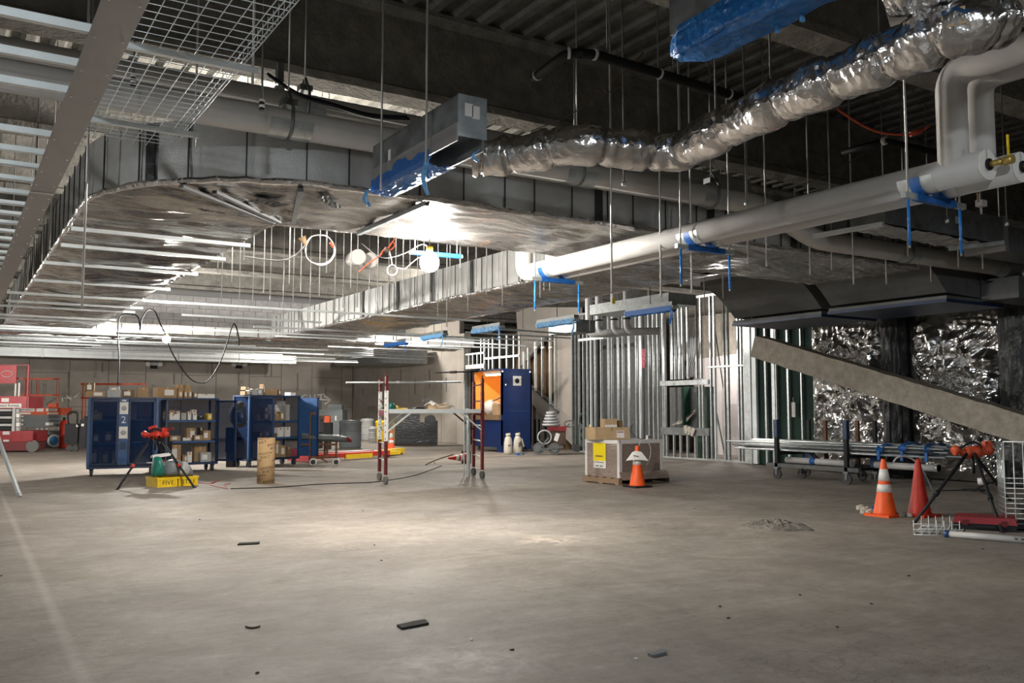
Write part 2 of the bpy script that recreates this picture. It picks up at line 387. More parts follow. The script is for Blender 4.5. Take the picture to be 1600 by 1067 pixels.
# the sprayed word and arrow
def strokes(name, lines, y, parent, m, r=.035):
    for ln in lines:
        P(MB().tube([PY(u, v, y) for u, v in ln], r, 6), name, m, parent)
strokes('spray_letter', [[(481, 619), (476, 617), (472, 620), (471, 625), (475, 627), (480, 625), (480, 622), (476, 622)], [(485, 616), (485, 627)], [(485, 622), (492, 622)], [(492, 616), (492, 627)], [(496, 617), (508, 616)], [(502, 617), (501, 627)]], 41.97, wb, 'chalk')
strokes('spray_arrow', [[(496, 624), (516, 625)], [(506, 618), (517, 625), (507, 632)]], 41.97, wb, 'chalk', .05)
strokes('spray_letter', [[(97, 621), (98, 628)], [(104, 617), (112, 626)], [(100, 622), (113, 622)], [(115, 622), (124, 614)]], 41.97, wb, 'chalk')
# right wall: boards in the far part
wr = STR(MB().bx(17.03, 17.2, 31, 42, 0, DECK), 'wall_right', 'sheathing_seam')
y = 31.
while y < 41.9:
    b = min(y+1.515, 41.98); STR(MB().bx(17.0, 17.03, y+.012, b-.012, .01, DECK-.02), 'board', 'sheathing', wr); y += 1.515
for k, (u, v0, v1) in enumerate(((552, 600, 622), (567, 606, 616), (626, 576, 600), (648, 592, 616), (671, 577, 608), (697, 590, 612), (590, 608, 624))):
    P(MB().bar(PX(u, v0, 16.985), PX(u, v1, 16.985), .06, .004, (1, 0, 0)), 'board_print', 'sheathing_seam', wr)
P(MB().bx(16.9, 17.2, 30.45, 31.0, 0, 4.3), 'end_post', 'drywall', wr)
# shell of the rest
STR(MB().bx(-14.2, -14, -12, 43, 0, DECK), 'wall_left', 'sheathing')
STR(MB().bx(-14.2, 21.5, -12.2, -12, 0, DECK), 'wall_front', 'sheathing')
STR(MB().bx(21.5, 21.7, -12.2, 43, 0, DECK), 'wall_outer', 'drywall')
# ---------------------------------------------------------------- metal stud wall
ws = STR(None, 'wall_studs', None); ws.location = (17, 19, 0)
STUD = {}
def stud(u, z0=.03, z1=4.35, x=17., m='galv', parent=ws, wdt=.062, dep=.042, rot=0):
    p = GX(u, x); key = (round(z0, 2), round(z1, 2), m, wdt)
    if key not in STUD:
        STUD[key] = MB().prism([(a-dep/2, b, z0) for a, b in c_profile(wdt, dep)], (0, 0, z1-z0)).mesh('stud', m)
        STUD[key].transform(Matrix.Rotation(math.pi/2, 4, 'Z'))
    o = link('stud', STUD[key], parent, (p.x-parent.location.x, p.y-parent.location.y, 0), (0, 0, rot)); return o
zh, zs_ = PX(1070, 598, 17).z, PX(1070, 674, 17).z
for i, u in enumerate((905, 912, 918, 924, 930, 940, 951, 957, 966, 974, 983, 995, 1001, 1015, 1022, 1029, 1037, 1112, 1118, 1133, 1139, 1155, 1160, 1168, 1176)):
    stud(u, m='galv_bright' if u in (939, 1001, 1117, 1118, 1176, 924) else 'galv', rot=math.pi*(i % 2))
for i, u in enumerate((1050, 1056, 1062, 1068, 1076, 1090, 1097)): stud(u, z0=zh+.1, rot=math.pi*(i % 2))
for i, u in enumerate((1042, 1053, 1063, 1074, 1086, 1099, 1104)): stud(u, z1=zs_-.1, rot=math.pi*(i % 2))
for i, u in enumerate((1040, 1094, 1099)): stud(u, z0=zs_+.1, z1=zh-.08)
def wallbar(u0, u1, z, h, m='galv', w_=.11, name='track', x=17.):
    a, b = GX(u0, x), GX(u1, x); P(MB().bx(x-w_/2, x+w_/2, min(a.y, b.y), max(a.y, b.y), z-h/2, z+h/2), name, m, ws, loc=-ws.location)
wallbar(1034, 1109, zh, .13, name='header'); wallbar(1034, 1109, zs_, .2, 'galv_dark', name='sill_track')
wallbar(1030, 1180, .02, .04); wallbar(900, 1030, .02, .04); wallbar(900, 1180, 4.36, .06)
wallbar(1108, 1170, PX(1140, 572, 17).z, .05, name='bridging'); wallbar(906, 946, PX(920, 530, 17).z, .08, 'galv_bright', name='bridging')
P(MB().bar(PX(1113, 615, 17.05), PX(1133, 715, 17.05), .05, .03), 'diagonal_brace', 'galv', ws, loc=-ws.location)
P(MB().bar(PX(1115, 500, 17.12), PX(1135, 640, 17.12), .02, .02), 'diagonal_wire', 'black', ws, loc=-ws.location)
# studs beside and above the blue cabinet
for i, u in enumerate((722, 729, 752, 757, 764, 770, 781, 792, 803, 812)): stud(u, z0=.03 if u < 730 or u > 800 else 1.9, z1=4.0, m='galv' if i % 3 else 'galv_bright', rot=math.pi*(i % 2))
wallbar(722, 758, PX(740, 573, 17).z, .16, name='header'); wallbar(722, 758, PX(740, 553, 17).z, .06)
for u in (726, 733, 739, 746, 752): stud(u, z0=PX(740, 571, 17).z, z1=PX(740, 553, 17).z)
wallbar(757, 812, PX(785, 558, 17).z, .07, 'galv_bright', name='bridging')
# stair side: dark end panel, sloping soffit, slotted studs, backing
STR(MB().prism([PX(u, v, 17.0) for u, v in ((812, 574), (858, 521), (905, 521), (905, 480), (806, 480))], (.12, 0, 0)), 'soffit_panel', 'sheathing', ws).location = -ws.location
STR(MB().prism([PX(u, v, 17.05) for u, v in ((868, 520), (896, 520), (896, 662), (868, 640))], (.1, 0, 0)), 'panel', 'drywall', ws).location = -ws.location
STR(MB().prism([PX(u, v, 17.35) for u, v in ((806, 520), (885, 520), (885, 650), (806, 590))], (.05, 0, 0)), 'panel', 'cardboard_dark', ws).location = -ws.location
STR(MB().prism([PX(u, v, 17.02) for u, v in ((806, 585), (905, 664), (905, 706), (868, 670), (832, 632), (832, 700), (806, 700))], (.15, 0, 0)), 'stair_stringer', 'sheathing', ws).location = -ws.location
for i, u in enumerate((819, 826, 837, 848, 860, 868)):
    zb = PX(u, 592+(u-812)*.86, 17).z; zt = PX(u, 560-(min(u, 858)-812)*.85, 17).z
    stud(u, z0=zb, z1=zt+.1, x=16.98, m='galv_bright' if i % 2 == 0 else 'galv', wdt=.08)
P(MB().bar(PX(812, 590, 16.97), PX(872, 644, 16.97), .1, .06), 'track', 'iron_grey', ws, loc=-ws.location)
for u in (837, 848, 860):
    p = PX(u, 543, 16.93); P(MB().box(p, (.05, .16, .06)), 'clip', 'galv_bright', ws, loc=-ws.location)
stud(897, m='galv_dark', wdt=.16); stud(902, m='galv_dark', wdt=.16)
for u in (836, 842, 852): stud(u, z0=.03, z1=PX(u, 655, 17).z, x=17.1, m='black')
# room behind the studs
STR(MB().bx(19.5, 19.6, 15.5, 20.5, 0, 3.2), 'wall_pink', 'pink_wall')
STR(MB().prism([(19.48, 21.2, 2.85), (19.48, 15.5, 3.1), (19.48, 15.5, 4.2), (19.48, 21.2, 4.2)], (.15, 0, 0)), 'wall_pink', 'fireproof_brown')
STR(MB().bx(18.2, 18.3, 20.4, 24.5, 0, 4.4), 'wall_inner', 'iron_grey')
STR(MB().bx(17.2, 21.5, 24.6, 24.7, 0, 4.6), 'wall_inner', 'cardboard_dark')
# ---------------------------------------------------------------- green board and foil lined wall
wg = STR(MB().bx(16.75, 16.9, 13.0, 15.6, 0, 4.4), 'wall_green', 'iron_grey')
for a, b in ((1183, 1197), (1199, 1213), (1217, 1232), (1235, 1253), (1255, 1274)):
    p, q = GX(a, 16.7), GX(b, 16.7); o = STR(MB().bx(16.68, 16.74, q.y, p.y, .02, 4.0), 'panel', 'green_board', wg)
for u, w_ in ((1180, .14), (1198, .05), (1211, .12), (1214, .05), (1233, .05), (1254, .03)):
    p = GX(u, 16.62); P(MB().box((16.62, p.y, 2.0), (.07, w_, 3.95)), 'stud', 'galv_bright' if u == 1180 else 'galv', wg)
P(MB().box((16.6, GX(1170, 16.6).y, 2.0), (.09, .22, 3.95)), 'stud', 'galv', wg)
def foil_panel(name, u0, u1, vt0, vt1, parent, x=16., seed=0):
    p, q = GX(u0, x), GX(u1, x); zt0, zt1 = PX(u0, vt0, x).z, PX(u1, vt1, x).z; m = MB(); nu, nv = 110, 160
    cs = [(random.Random(seed*31+k).random(), random.Random(seed*77+k).random(), random.Random(seed*13+k).uniform(.6, 1.3)) for k in range(9)]
    def fn(a, b):
        y = p.y+(q.y-p.y)*a; z = .02+(zt0+(zt1-zt0)*a-.02)*b; P0 = Vector((y, z, seed*5.1))
        wv = .35*fbm(P0, 1.3, 2); h = .03*fbm(P0, 2, 2)
        for k7 in range(7):
            an_ = k7*2.4+seed; fq = (1.7, 2.6, 3.7, 5.1, 2.1, 7.3, 4.3)[k7]; t_ = (y*math.cos(an_)+z*math.sin(an_)+wv)*fq
            tri = abs((t_ % 1)-.5)*2; mk = noise.noise(P0*1.4+Vector((k7*7.7, 3, k7)))
            h += .22/fq*tri*max(0, min(1, mk*2.4+.35))
        for (ca, cb_, k) in cs:       # folds that fan out from the fixing pins
            dy, dz = y-(p.y+(q.y-p.y)*ca), z-zt0*cb_; r = math.hypot(dy, dz); an = math.atan2(dz, dy)
            h += .09*k*math.exp(-r*1.5)*min(r*5, 1)*abs(((an*1.75+k*3) % 1)-.5)*2-.07*k*math.exp(-r*6)
        e = min(a, 1-a, b, 1-b)*14; h *= min(1, .08+e*.5)
        return (x-h, y+.02*noise.noise(Vector((z*3, seed, a*4))), z)
    m.grid(fn, nu, nv, sm=False); o = STR(m, name, 'foil', parent); return o
wf = STR(MB().bx(16.12, 16.3, 4.0, 13.1, 0, 4.4), 'wall_foil', 'black')
foil_panel('foil_sheet', 1272, 1391, 502, 489, wf, seed=1)
foil_panel('foil_sheet', 1426, 1571, 489, 482, wf, seed=2)
for u0, u1 in ((1388, 1417), (1572, 1640)):
    p, q = GX(u0, 15.9), GX(u1, 15.9)
    m = MB(); n_ = 24
    m.grid(lambda a, b: (15.72-.05*noise.noise(Vector((a*9, b*14, u0)))-.14*math.sin(math.pi*a), p.y+(q.y-p.y)*a, .02+4.2*b), 16, 50, sm=False)
    m.bx(15.75, 16.1, q.y, p.y, 0, 4.2); STR(m, 'column_wrap', 'foil_dark', wf)
# diagonal brace, sprayed
a0, a1 = PX(1186, 541, 15.0), PX(1640, 681, 15.0); a1 = a0+(a1-a0)*((a0.z-.22)/(a0.z-a1.z)); bm_ = MB(); d = (a1-a0); nn = 80; hh = .235
up = d.cross(Vector((1, 0, 0))).normalized()
if up.z < 0: up = -up
vs = []
for i in range(nn+1):
    c = a0+d*i/nn
    for (sx_, sz_) in ((-.2, -1), (.2, -1), (.2, 1), (-.2, 1)):
        q = Vector((sx_*4, i*.35, sz_*3)); vs.append(c+Vector((sx_+.015*noise.noise(q), 0, 0))+up*(sz_*hh+.015*noise.noise(q+Vector((9, 3, 1)))))
bm_.add(vs, [(i*4+j, (i+1)*4+j, (i+1)*4+(j+1) % 4, i*4+(j+1) % 4) for i in range(nn) for j in range(4)]+[(0, 1, 2, 3), (nn*4+3, nn*4+2, nn*4+1, nn*4)])
tag(link('diagonal_brace', bm_.mesh('diagonal_brace', 'fireproof_brown')), 'sloping beige sprayed structural brace crossing in front of foil sheets', 'brace')
# block wall above the far ceiling
wbk = STR(MB().bx(3.5, 14, 29.6, 29.75, 3.55, DECK), 'wall_block', 'mortar')
for r in range(6):
    x = 3.5-(.2 if r % 2 else 0)
    while x < 11.5:
        P(MB().bx(max(x, 3.5)+.006, x+.394, 29.56, 29.6, 3.76+r*.2+.006, 3.76+r*.2+.194), 'block', 'block', wbk); x += .4
# ================================================================== ducts
def wrap_duct(name, label, path, half, z0, z1, seed, flip=1, bands=(), straps_at=()):
    # path: list of (x, y, nx, ny) with n the unit normal towards the outer side
    root = T(name, label, 'duct', (path[0][0], path[0][1], z0), world=True)
    m = len(path)
    def edge(i, s): x, y, nx, ny = path[i]; return x+nx*half*s, y+ny*half*s
    b = MB(); nb = 22
    def fb(a, t):
        i = round(t*(m-1)); s = 1-2*a; x, y = edge(i, s*(1-.0))
        p = Vector((x, y, seed)); w_ = .06*fbm(p, 1.1, 3)+.06*fbm(Vector((x*.8, y*3.2, seed+4)) if abs(path[i][2]) > .5 else Vector((x*3.2, y*.8, seed+4)), 1.2, 3)
        e = min(a, 1-a)*8; e = min(1, e)
        return (x, y, z0-.02*e*math.sin(math.pi*a)+w_*e*.8)
    b.grid(fb, nb, m, sm=True); P(b, 'bottom_wrap', 'wrap', root)
    for s in (1, -1):
        sd = MB()
        def fs(a, t):
            i = round(t*(m-1)); x, y, nx, ny = path[i]; p = Vector((x*s, y, a*.5+seed)); d = .02*fbm(p, 2.2, 3)*math.sin(math.pi*a)
            ex, ey = edge(i, s); return (ex+nx*s*d, ey+ny*s*d, z0+(z1-z0)*a)
        sd.grid(fs, 6, m, sm=True); P(sd, 'side_wrap', 'wrap_side', root)
        cf = MB(); pts = []; rr = []
        for i in range(0, m):
            ex, ey = edge(i, s); q = Vector((ex*7, ey*7, seed)); k = noise.noise(q)
            pts.append((ex+path[i][2]*s*(.008+.012*k), ey+path[i][3]*s*(.008+.012*k), z0+.022+.018*noise.noise(q*1.7))); rr.append(.026+.017*abs(noise.noise(q*2.3)))
        cf.tube(pts, rr, 7, sm=False); P(cf, 'edge_foil', 'foil_fine', root)
    tp = MB(); tp.grid(lambda a, t: (*edge(round(t*(m-1)), 1-2*a), z1), 2, m); P(tp, 'top_wrap', 'wrap_side', root)
    for (i, w_, mt, nm, s) in bands:
        x, y, nx, ny = path[i]; ex, ey = x+nx*(half*s+.022*s), y+ny*(half*s+.022*s)
        ang = math.atan2(ny, nx); P(MB().box((ex, ey, (z0+z1)/2+.015), (.012, w_, z1-z0-.05), ang), nm, mt, root)
    return root
ST = .12
def line(x0, y0, x1, y1, nx, ny, end=False):
    L_ = math.hypot(x1-x0, y1-y0); k = max(2, int(L_/ST)); return [(x0+(x1-x0)*i/k, y0+(y1-y0)*i/k, nx, ny) for i in range(k+(1 if end else 0))]
DZ0, DZ1 = 3.35, 3.93
cxr, cyr, hr = 3.05, 9.70, .925
path = line(1.985, 25, 1.985, cyr, -1, 0)
n0 = len(path)
for k in range(24):
    t = math.pi/2*k/24; nx, ny = -math.cos(t), -math.sin(t); path.append((cxr+nx*1.06, cyr+ny*1.06, nx, ny))
n1 = len(path)
path += line(cxr, cyr-1.06, 11.75, cyr-1.06, 0, -1, True)
bands = []
i = 3; rnd = random.Random(4)
while i < len(path)-2:
    bands.append((i, .012, 'black_band', 'band', 1)); i += rnd.choice((3, 4, 4))
for i in (n0+10, n1+3, n1+24, n1+38, n1+50, n1+61): bands.append((min(i, len(path)-1), .10, 'foil_dark', 'seam_tape', 1))
dA = wrap_duct('insulated_duct', 'big foil-wrapped rectangular duct bending round overhead above the work lamp', path, .925, DZ0, DZ1, 1, bands=bands)
pathR = line(8.75, 9.63, 8.75, 25.4, 1, 0, True)
bandsR = []; i = 2
while i < len(pathR)-2:
    bandsR.append((i, .012, 'black_band', 'band', -1)); i += rnd.choice((2, 3, 4))
for i in (20, 34, 47, 60, 75): bandsR.append((i, .09, 'foil_dark', 'seam_tape', -1))
wrap_duct('insulated_duct', 'foil-wrapped branch duct running back behind the white elbow pipe', pathR, .97, DZ0+.004, DZ1+.05, 5, bands=bandsR)
# far cross ducts
wrap_duct('insulated_duct', 'wide foil-wrapped duct crossing low over the far blue carts', line(-5, 26.4, 14.5, 26.4, 0, -1, True), .95, 3.34, 3.62, 9, bands=[(i, .012, 'black_band', 'band', 1) for i in range(3, 160, 5)])
# angle braces under the elbow of the big duct
for a, b in (((283, 291), (427, 348)), ((470, 297), (458, 348)), ((335, 300), (436, 347))):
    p, q = Hz(*a, 3.315), Hz(*b, 3.315); P(MB().bar(p, q, .05, .03), 'angle_brace', 'iron_grey', dA)
# folded tape patches at the elbow
for (u, v, sx_, sy_, r) in ((420, 317, .35, .22, .4), (515, 316, .5, .12, .9), (330, 330, .3, .06, .2)):
    p = Hz(u, v, 3.302); m = MB(); m.grid(lambda a, b: (p.x+((a-.5)*sx_)*math.cos(r)-((b-.5)*sy_)*math.sin(r), p.y+((a-.5)*sx_)*math.sin(r)+((b-.5)*sy_)*math.cos(r), p.z+.02*noise.noise(Vector((a*5, b*5, u)))), 10, 6, sm=False); P(m, 'tape_patch', 'foil_dark', dA)
# ------------------------------------------------------------------ strut rails
RAIL = {}
def rail(name, label, p, q, w_=.042, h=.042, m='galv_bright', group=None, cat='strut'):
    p, q = Vector(p), Vector(q); L_ = (q-p).length; k = round(L_, 2), w_, h, m
    if k not in RAIL:
        t = .006
        RAIL[k] = MB().prism([(0, -w_/2, -h/2), (0, w_/2, -h/2), (0, w_/2, h/2), (0, w_/2-t, h/2), (0, w_/2-t, -h/2+t), (0, -w_/2+t, -h/2+t), (0, -w_/2+t, h/2), (0, -w_/2, h/2)], (L_, 0, 0)).mesh(name, m)
    d = q-p; o = link(name, RAIL[k], None, p, (0, -math.asin(d.z/L_), math.atan2(d.y, d.x))); return tag(o, label, cat, group)
GS = 'strut rails slung under the far ducts'
LS = 'thin bright strut rail slung crosswise under the far ceiling ducts'
LD = 'short strut rail strapped under the left end of the big foil duct'
for v, u in ((357, 111), (382.6, 95), (410, 69), (437.5, 53)):
    p = Hz(u, v, 3.285); rail('duct_strut', LD, p, (2.98, p.y, 3.285), group='strut rails under the big foil duct')
rr = random.Random(9)
p = Hz(11, 456.6, 3.27); rail('long_strut', 'longest bright strut rail, nearest of the long ones under the foil ducts', p, (9.8, p.y, 3.27))
for y, x0, x1, z in ((18.35, .8, 3.1, 3.28), (19.2, .7, 3.1, 3.28), (19.2, 4.0, 7.0, 3.28), (20.9, -3.0, 3.0, 3.26), (21.6, -3.2, 3.0, 3.26), (21.0, 6.0, 10.5, 3.28), (22.4, 3.6, 9.6, 3.27), (23.6, -6.0, 4.6, 3.25), (23.2, 7.2, 11.6, 3.26)):
    rail('ceiling_strut', LS, (x0, y, z), (x1, y, z), group=GS)
for k in range(46):
    y = 24.2+k*.34; x0 = rr.uniform(-9, 5); x1 = min(15.5, x0+rr.uniform(3, 11)); z = 3.28+(y-24)*.027+rr.uniform(-.06, .06)
    rail('ceiling_strut', LS, (x0, y, z), (x1, y, z), m=rr.choice(('galv_bright', 'galv', 'galv', 'galv_dark')), group=GS)
for k in range(16):
    y = 18.5+k*1.05; x0 = rr.uniform(9.5, 11.5); rail('ceiling_strut', LS, (x0, y, 3.22+rr.uniform(0, .1)), (x0+rr.uniform(2, 4.5), y, 3.25), m='galv', group=GS)
# supports across the big duct
for i, (a, b) in enumerate((((560, 364), (691, 321)),)):
    p, q = Hz(*a, 3.30), Hz(*b, 3.30); q.x = p.x
    rail('duct_strut', ('dark strut rail crossing under the big duct beside the bright lamp', 'dark strut rail under the big duct behind the white pipe')[i], p, q, .05, .05, 'galv_dark')
# ------------------------------------------------------------------ hanger rods
ROD = {}
def rod(x, y, z0, z1=None, r=.009, m='rod', label=None, group='thin hanger rods above the hall'):
    z1 = z1 or DECK-.01; k = (round(z1-z0, 1), r, m)
    if k not in ROD: ROD[k] = MB().cyl((0, 0, 0), (0, 0, k[0]), r, n=6).mesh('hanger_rod', m)
    o = link('hanger_rod', ROD[k], None, (x, y, z1-k[0])); return tag(o, label or 'thin steel hanger rod dangling free from the ceiling deck', 'rod', group)
def rod_px(u, v, z, **k):
    p = Hz(u, v, z)
    def hit(p): return (1.0 < p.x < 3.0 and p.y > 9) or (7.7 < p.x < 9.8 and p.y > 9.5) or (7.6 < p.y < 9.75 and 1 < p.x < 12.3)
    zz = z
    while hit(p) and zz > 2.2: zz -= .06; p = Hz(u, v, zz)
    if hit(p): return
    rod(p.x, p.y, zz, **k)
for u, v in ((442, 498), (452, 442), (458, 474), (499, 462), (510, 425), (523, 488), (536, 480), (548, 450), (558, 479), (576, 506), (607, 490), (630, 438), (662, 458), (652, 484), (684, 491), (703, 476), (719, 418), (731, 484), (744, 446), (760, 465), (785, 475), (844, 462), (850, 455), (859, 455), (340, 425), (374, 467), (412, 456), (422, 477), (346, 471), (381, 405), (362, 440), (395, 470), (470, 455), (484, 500), (590, 470), (618, 470), (640, 480)):
    rod_px(u, v, 3.25)
for u, v, z in ((128, 481, 3.2), (698, 512, 3.0), (817, 517, 3.0), (921, 520, 3.0), (956, 455, 3.1), (1014, 560, 2.8), (1065, 415, 3.15), (1081, 452, 3.15), (1101, 492, 3.05), (1169, 416, 3.2), (1198, 419, 3.2), (1175, 503, 3.0), (1247, 509, 3.0), (1266, 425, 3.2), (1300, 422, 3.2), (1334, 442, 3.2), (1385, 439, 3.2), (1419, 406, 3.3), (1455, 445, 3.1), (1498, 422, 3.2), (1536, 425, 3.2), (1033, 470, 3.1), (1130, 470, 3.1)):
    rod_px(u, v, z, r=.011)
for u, v in ((94, 390), (79, 409), (67, 432), (54, 445), (41, 451)):
    p = Hz(u, v, 3.25); p.x = .95; rod(p.x, p.y, 3.25)
# near rods with striped plugs
for u, v, z in ((409, 168, 3.55), (208, 130, 3.7), (975, 287, 3.45), (1166, 318, 3.4), (1573, 350, 3.3), (1480, 345, 3.3)):
    p = Hz(u, v, z); r_ = T('plugged_rod', {409: 'rod with a striped plug hanging in front of the front white pipe', 208: 'rod with a striped plug hanging behind the wire tray', 975: 'rod with a small nut hanging beside the pipe clamp', 1166: 'rod with a small nut hanging over the pale pipe pair', 1573: 'rod with a small nut hanging beyond the capped pipe ends', 1480: 'rod with a small nut before the plain grey duct'}[u], 'rod', p, group='rods with end plugs')
    P(MB().cyl((0, 0, 0), (0, 0, DECK-z-.02), .008, n=6), 'shaft', 'iron_grey', r_)
    if u < 500:
        for k in range(4): P(MB().cyl((0, 0, -.02+k*.022), (0, 0, -.004+k*.022), .02, n=10), 'plug_ring', 'paper' if k % 2 else 'black', r_)
    else: P(MB().cyl((0, 0, -.02), (0, 0, .02), .022, n=6), 'nut', 'galv', r_)
# ================================================================== overhead: framing, tray, pipes
sf = T('soffit_frame', 'flat steel edge plate with a row of bright ceiling studs', 'ceiling frame', (.645, 4, 3.3), world=True)
P(MB().bx(.545, .745, 2.6, 13.2, 3.3, 3.306), 'edge_plate', 'steel_plate', sf); P(MB().bx(.545, .745, 13.21, 21.5, 3.298, 3.304), 'edge_plate', 'steel_plate', sf)
P(MB().bx(.548, .742, 9.05, 9.12, 3.294, 3.299), 'plate_joint', 'galv', sf)
y = 3.1; ys = [3.55, 4.05, 4.57, 5.08, 5.63, 6.15, 7.22, 7.77, 8.26, 8.78, 9.33]
while ys[-1] < 21: ys.append(ys[-1]+.53)
sm_ = MB().prism([(-6.5, y_, z_) for y_, z_ in ((-.02, 0), (.02, 0), (.02, .045), (.01, .045), (.01, .041), (.016, .041), (.016, .005), (-.016, .005), (-.016, .041), (-.01, .041), (-.01, .045), (-.02, .045))], (7.08, 0, 0)).mesh('stud', 'galv_bright')
for y in ys: P(sm_, 'stud', None, sf, loc=(0-.645, y-4, .012))
sc_ = MB().lathe([(.007, -.004), (.007, 0)], n=6).mesh('screw', 'galv_bright')
for y in ys[1:22]:
    for x in (.575, .715): P(sc_, 'screw', None, sf, loc=(x-.645, y-4, 0))
P(MB().bx(-6.4, -6.2, 2.6, 21.5, 3.3, 3.305), 'edge_plate', 'steel_plate', sf)
for y in (5.6, 9.3, 13, 17): P(MB().cyl((.60, y, 3.31), (.60, y, DECK), .008, n=6), 'hanger', 'iron_grey', sf)
# wire basket tray
wt = T('wire_tray', 'silver wire mesh cable tray beside the flat steel plate', 'cable tray', (1.25, 3.4, 3.56), world=True)
X0, X1, ZT = .808, 1.532, 3.56; y0, y1 = 2.6, 7.95
xs = [X0+(X1-X0)*i/7 for i in range(8)]
for x in xs: P(MB().cyl((x, y0, ZT), (x, y1, ZT), .0032, n=5), 'long_wire', 'galv_bright', wt)
for z in (.05, .11):
    for x in (X0-.01, X1+.01): P(MB().cyl((x, y0, ZT+z), (x, y1, ZT+z), .0032, n=5), 'long_wire', 'galv_bright', wt)
uw = MB().tube([(X0-.008, 0, .125), (X0-.004, 0, 0), (X1+.004, 0, 0), (X1+.008, 0, .125)], .0032, 5).mesh('cross_wire', 'galv_bright')
y = y0
while y <= y1: P(uw, 'cross_wire', None, wt, loc=(-1.25, y-3.4, .006)); y += .105
for i, y in enumerate((5.71, 7.33, 4.0)):
    rail('tray_strut', ('white strut carrying the middle of the wire tray', 'white strut carrying the far end of the wire tray', 'white strut carrying the near end of the wire tray')[i], (.72, y, 3.53), (1.62, y, 3.53), .04, .04)
    rod(1.59, y, 3.46, label='rod through the end of a wire tray strut', group='rods of the wire tray'); 
# insulated pipes
def pipe(name, label, pts, r, m, bend=0, n=20, cat='pipe'):
    root = T(name, label, cat, pts[0], world=True)
    P(MB().tube(elbow_path(pts, bend, 8) if bend else pts, r, n), 'jacket', m, root); return root
def saddle(root, x, y, z, r, axis='x', top=DECK, rodm='rod'):
    m = MB(); L_ = .19; n_ = 12; R_ = r+.008
    pts = [(-math.cos(math.pi*k/n_)*R_, -math.sin(math.pi*k/n_)*R_) for k in range(n_+1)]
    def q(a, o, h): return (x+a, y+o, z+h) if axis == 'x' else (x+o, y+a, z+h)
    m.grid(lambda u, v: q((v-.5)*2*L_, pts[round(u*n_)][0], pts[round(u*n_)][1]), n_+1, 2)
    P(m, 'saddle', 'galv', root)
    s = MB(); s.tube([q(0, *p) for p in [(-.02, r+.16), (-R_-.005, r*.9), ]+[(a*1.02, b*1.02) for a, b in pts]+[(R_+.005, r*.9), (.02, r+.16)]], .016, 6); P(s, 'clevis', 'galv_dark', root)
    P(MB().box((x, y, z+r+.06), (.13, .11, .06)), 'yoke', 'galv_dark', root)
    P(MB().cyl((x, y, z+r+.09), (x, y, top), .008, n=6), 'rod', rodm, root)
pA = pipe('insulated_pipe', 'front thick white insulated pipe running along the big foil duct', [(-7, 7.55, 3.825), (8.4, 7.55, 3.825), (9.3, 7.55, 3.5), (15.9, 7.55, 3.5)], .125, 'white_jacket', .25)
for x in (2.42, 5.55, 7.5, -.9): saddle(pA, x, 7.55, 3.825, .125)
for x in (11.2, 13.6): saddle(pA, x, 7.55, 3.5, .125)
pB = pipe('insulated_pipe', 'rear thick white insulated pipe above and behind the front one', [(-7, 8.62, 4.38), (9.2, 8.62, 4.38)], .13, 'white_jacket')
for x in (2.93, 6.3, -.7): saddle(pB, x, 8.62, 4.38, .13)
for i, (x, y) in enumerate(((6.0, 14.7), (6.32, 14.9))):
    pipe('capped_pipe', ('white round pipe end facing out behind the coiled cable, first of two', 'white round pipe end facing out behind the coiled cable, second of two')[i], [(x+.02, y, 4.02), (x+.14, y+.55, 4.06)], .135, 'white_jacket')
# pale pipe pair with drop
pp = [(6.56, 3.72), (6.84, 3.62)]
for i, (x, ye) in enumerate(pp):
    root = T('insulated_pipe', ('pale pipe of the crossing pair with an upturned far elbow', 'second pale pipe of the crossing pair, beyond the first')[i], 'pipe', (x, 4, 3.17), world=True)
    far = elbow_path([(x, ye, 3.17), (x, 10.15-.3*i, 3.17), (x, 10.15-.3*i, 4.6)], .16, 8)
    P(MB().tube(far, .118, 22), 'jacket', 'white_jacket', root)
    yd = 3.98-.05*i
    P(MB().tube(elbow_path([(x, yd, 3.17), (x, yd, 3.97), (x, .8, 3.97)], .17, 8), .114, 22), 'drop_jacket', 'white_jacket', root)
    P(MB().cyl((x, ye-.012, 3.17), (x, ye, 3.17), .117, n=22), 'end_cap', 'paper', root)
    v = P(MB().cyl((x, ye-.01, 3.17), (x, ye-.13, 3.17), .024, n=10).cyl((x, ye-.13, 3.17), (x, ye-.2, 3.17), .034, n=10), 'valve', 'brass', root)
    P(MB().bar((x, ye-.165, 3.19), (x, ye-.165, 3.36), .02, .01, (0, 1, 0)), 'valve_handle', 'yellow', v)
    P(MB().cyl((x, ye-.005, 3.17), (x, ye-.03, 3.17), .045, n=10), 'flange', 'black', v)
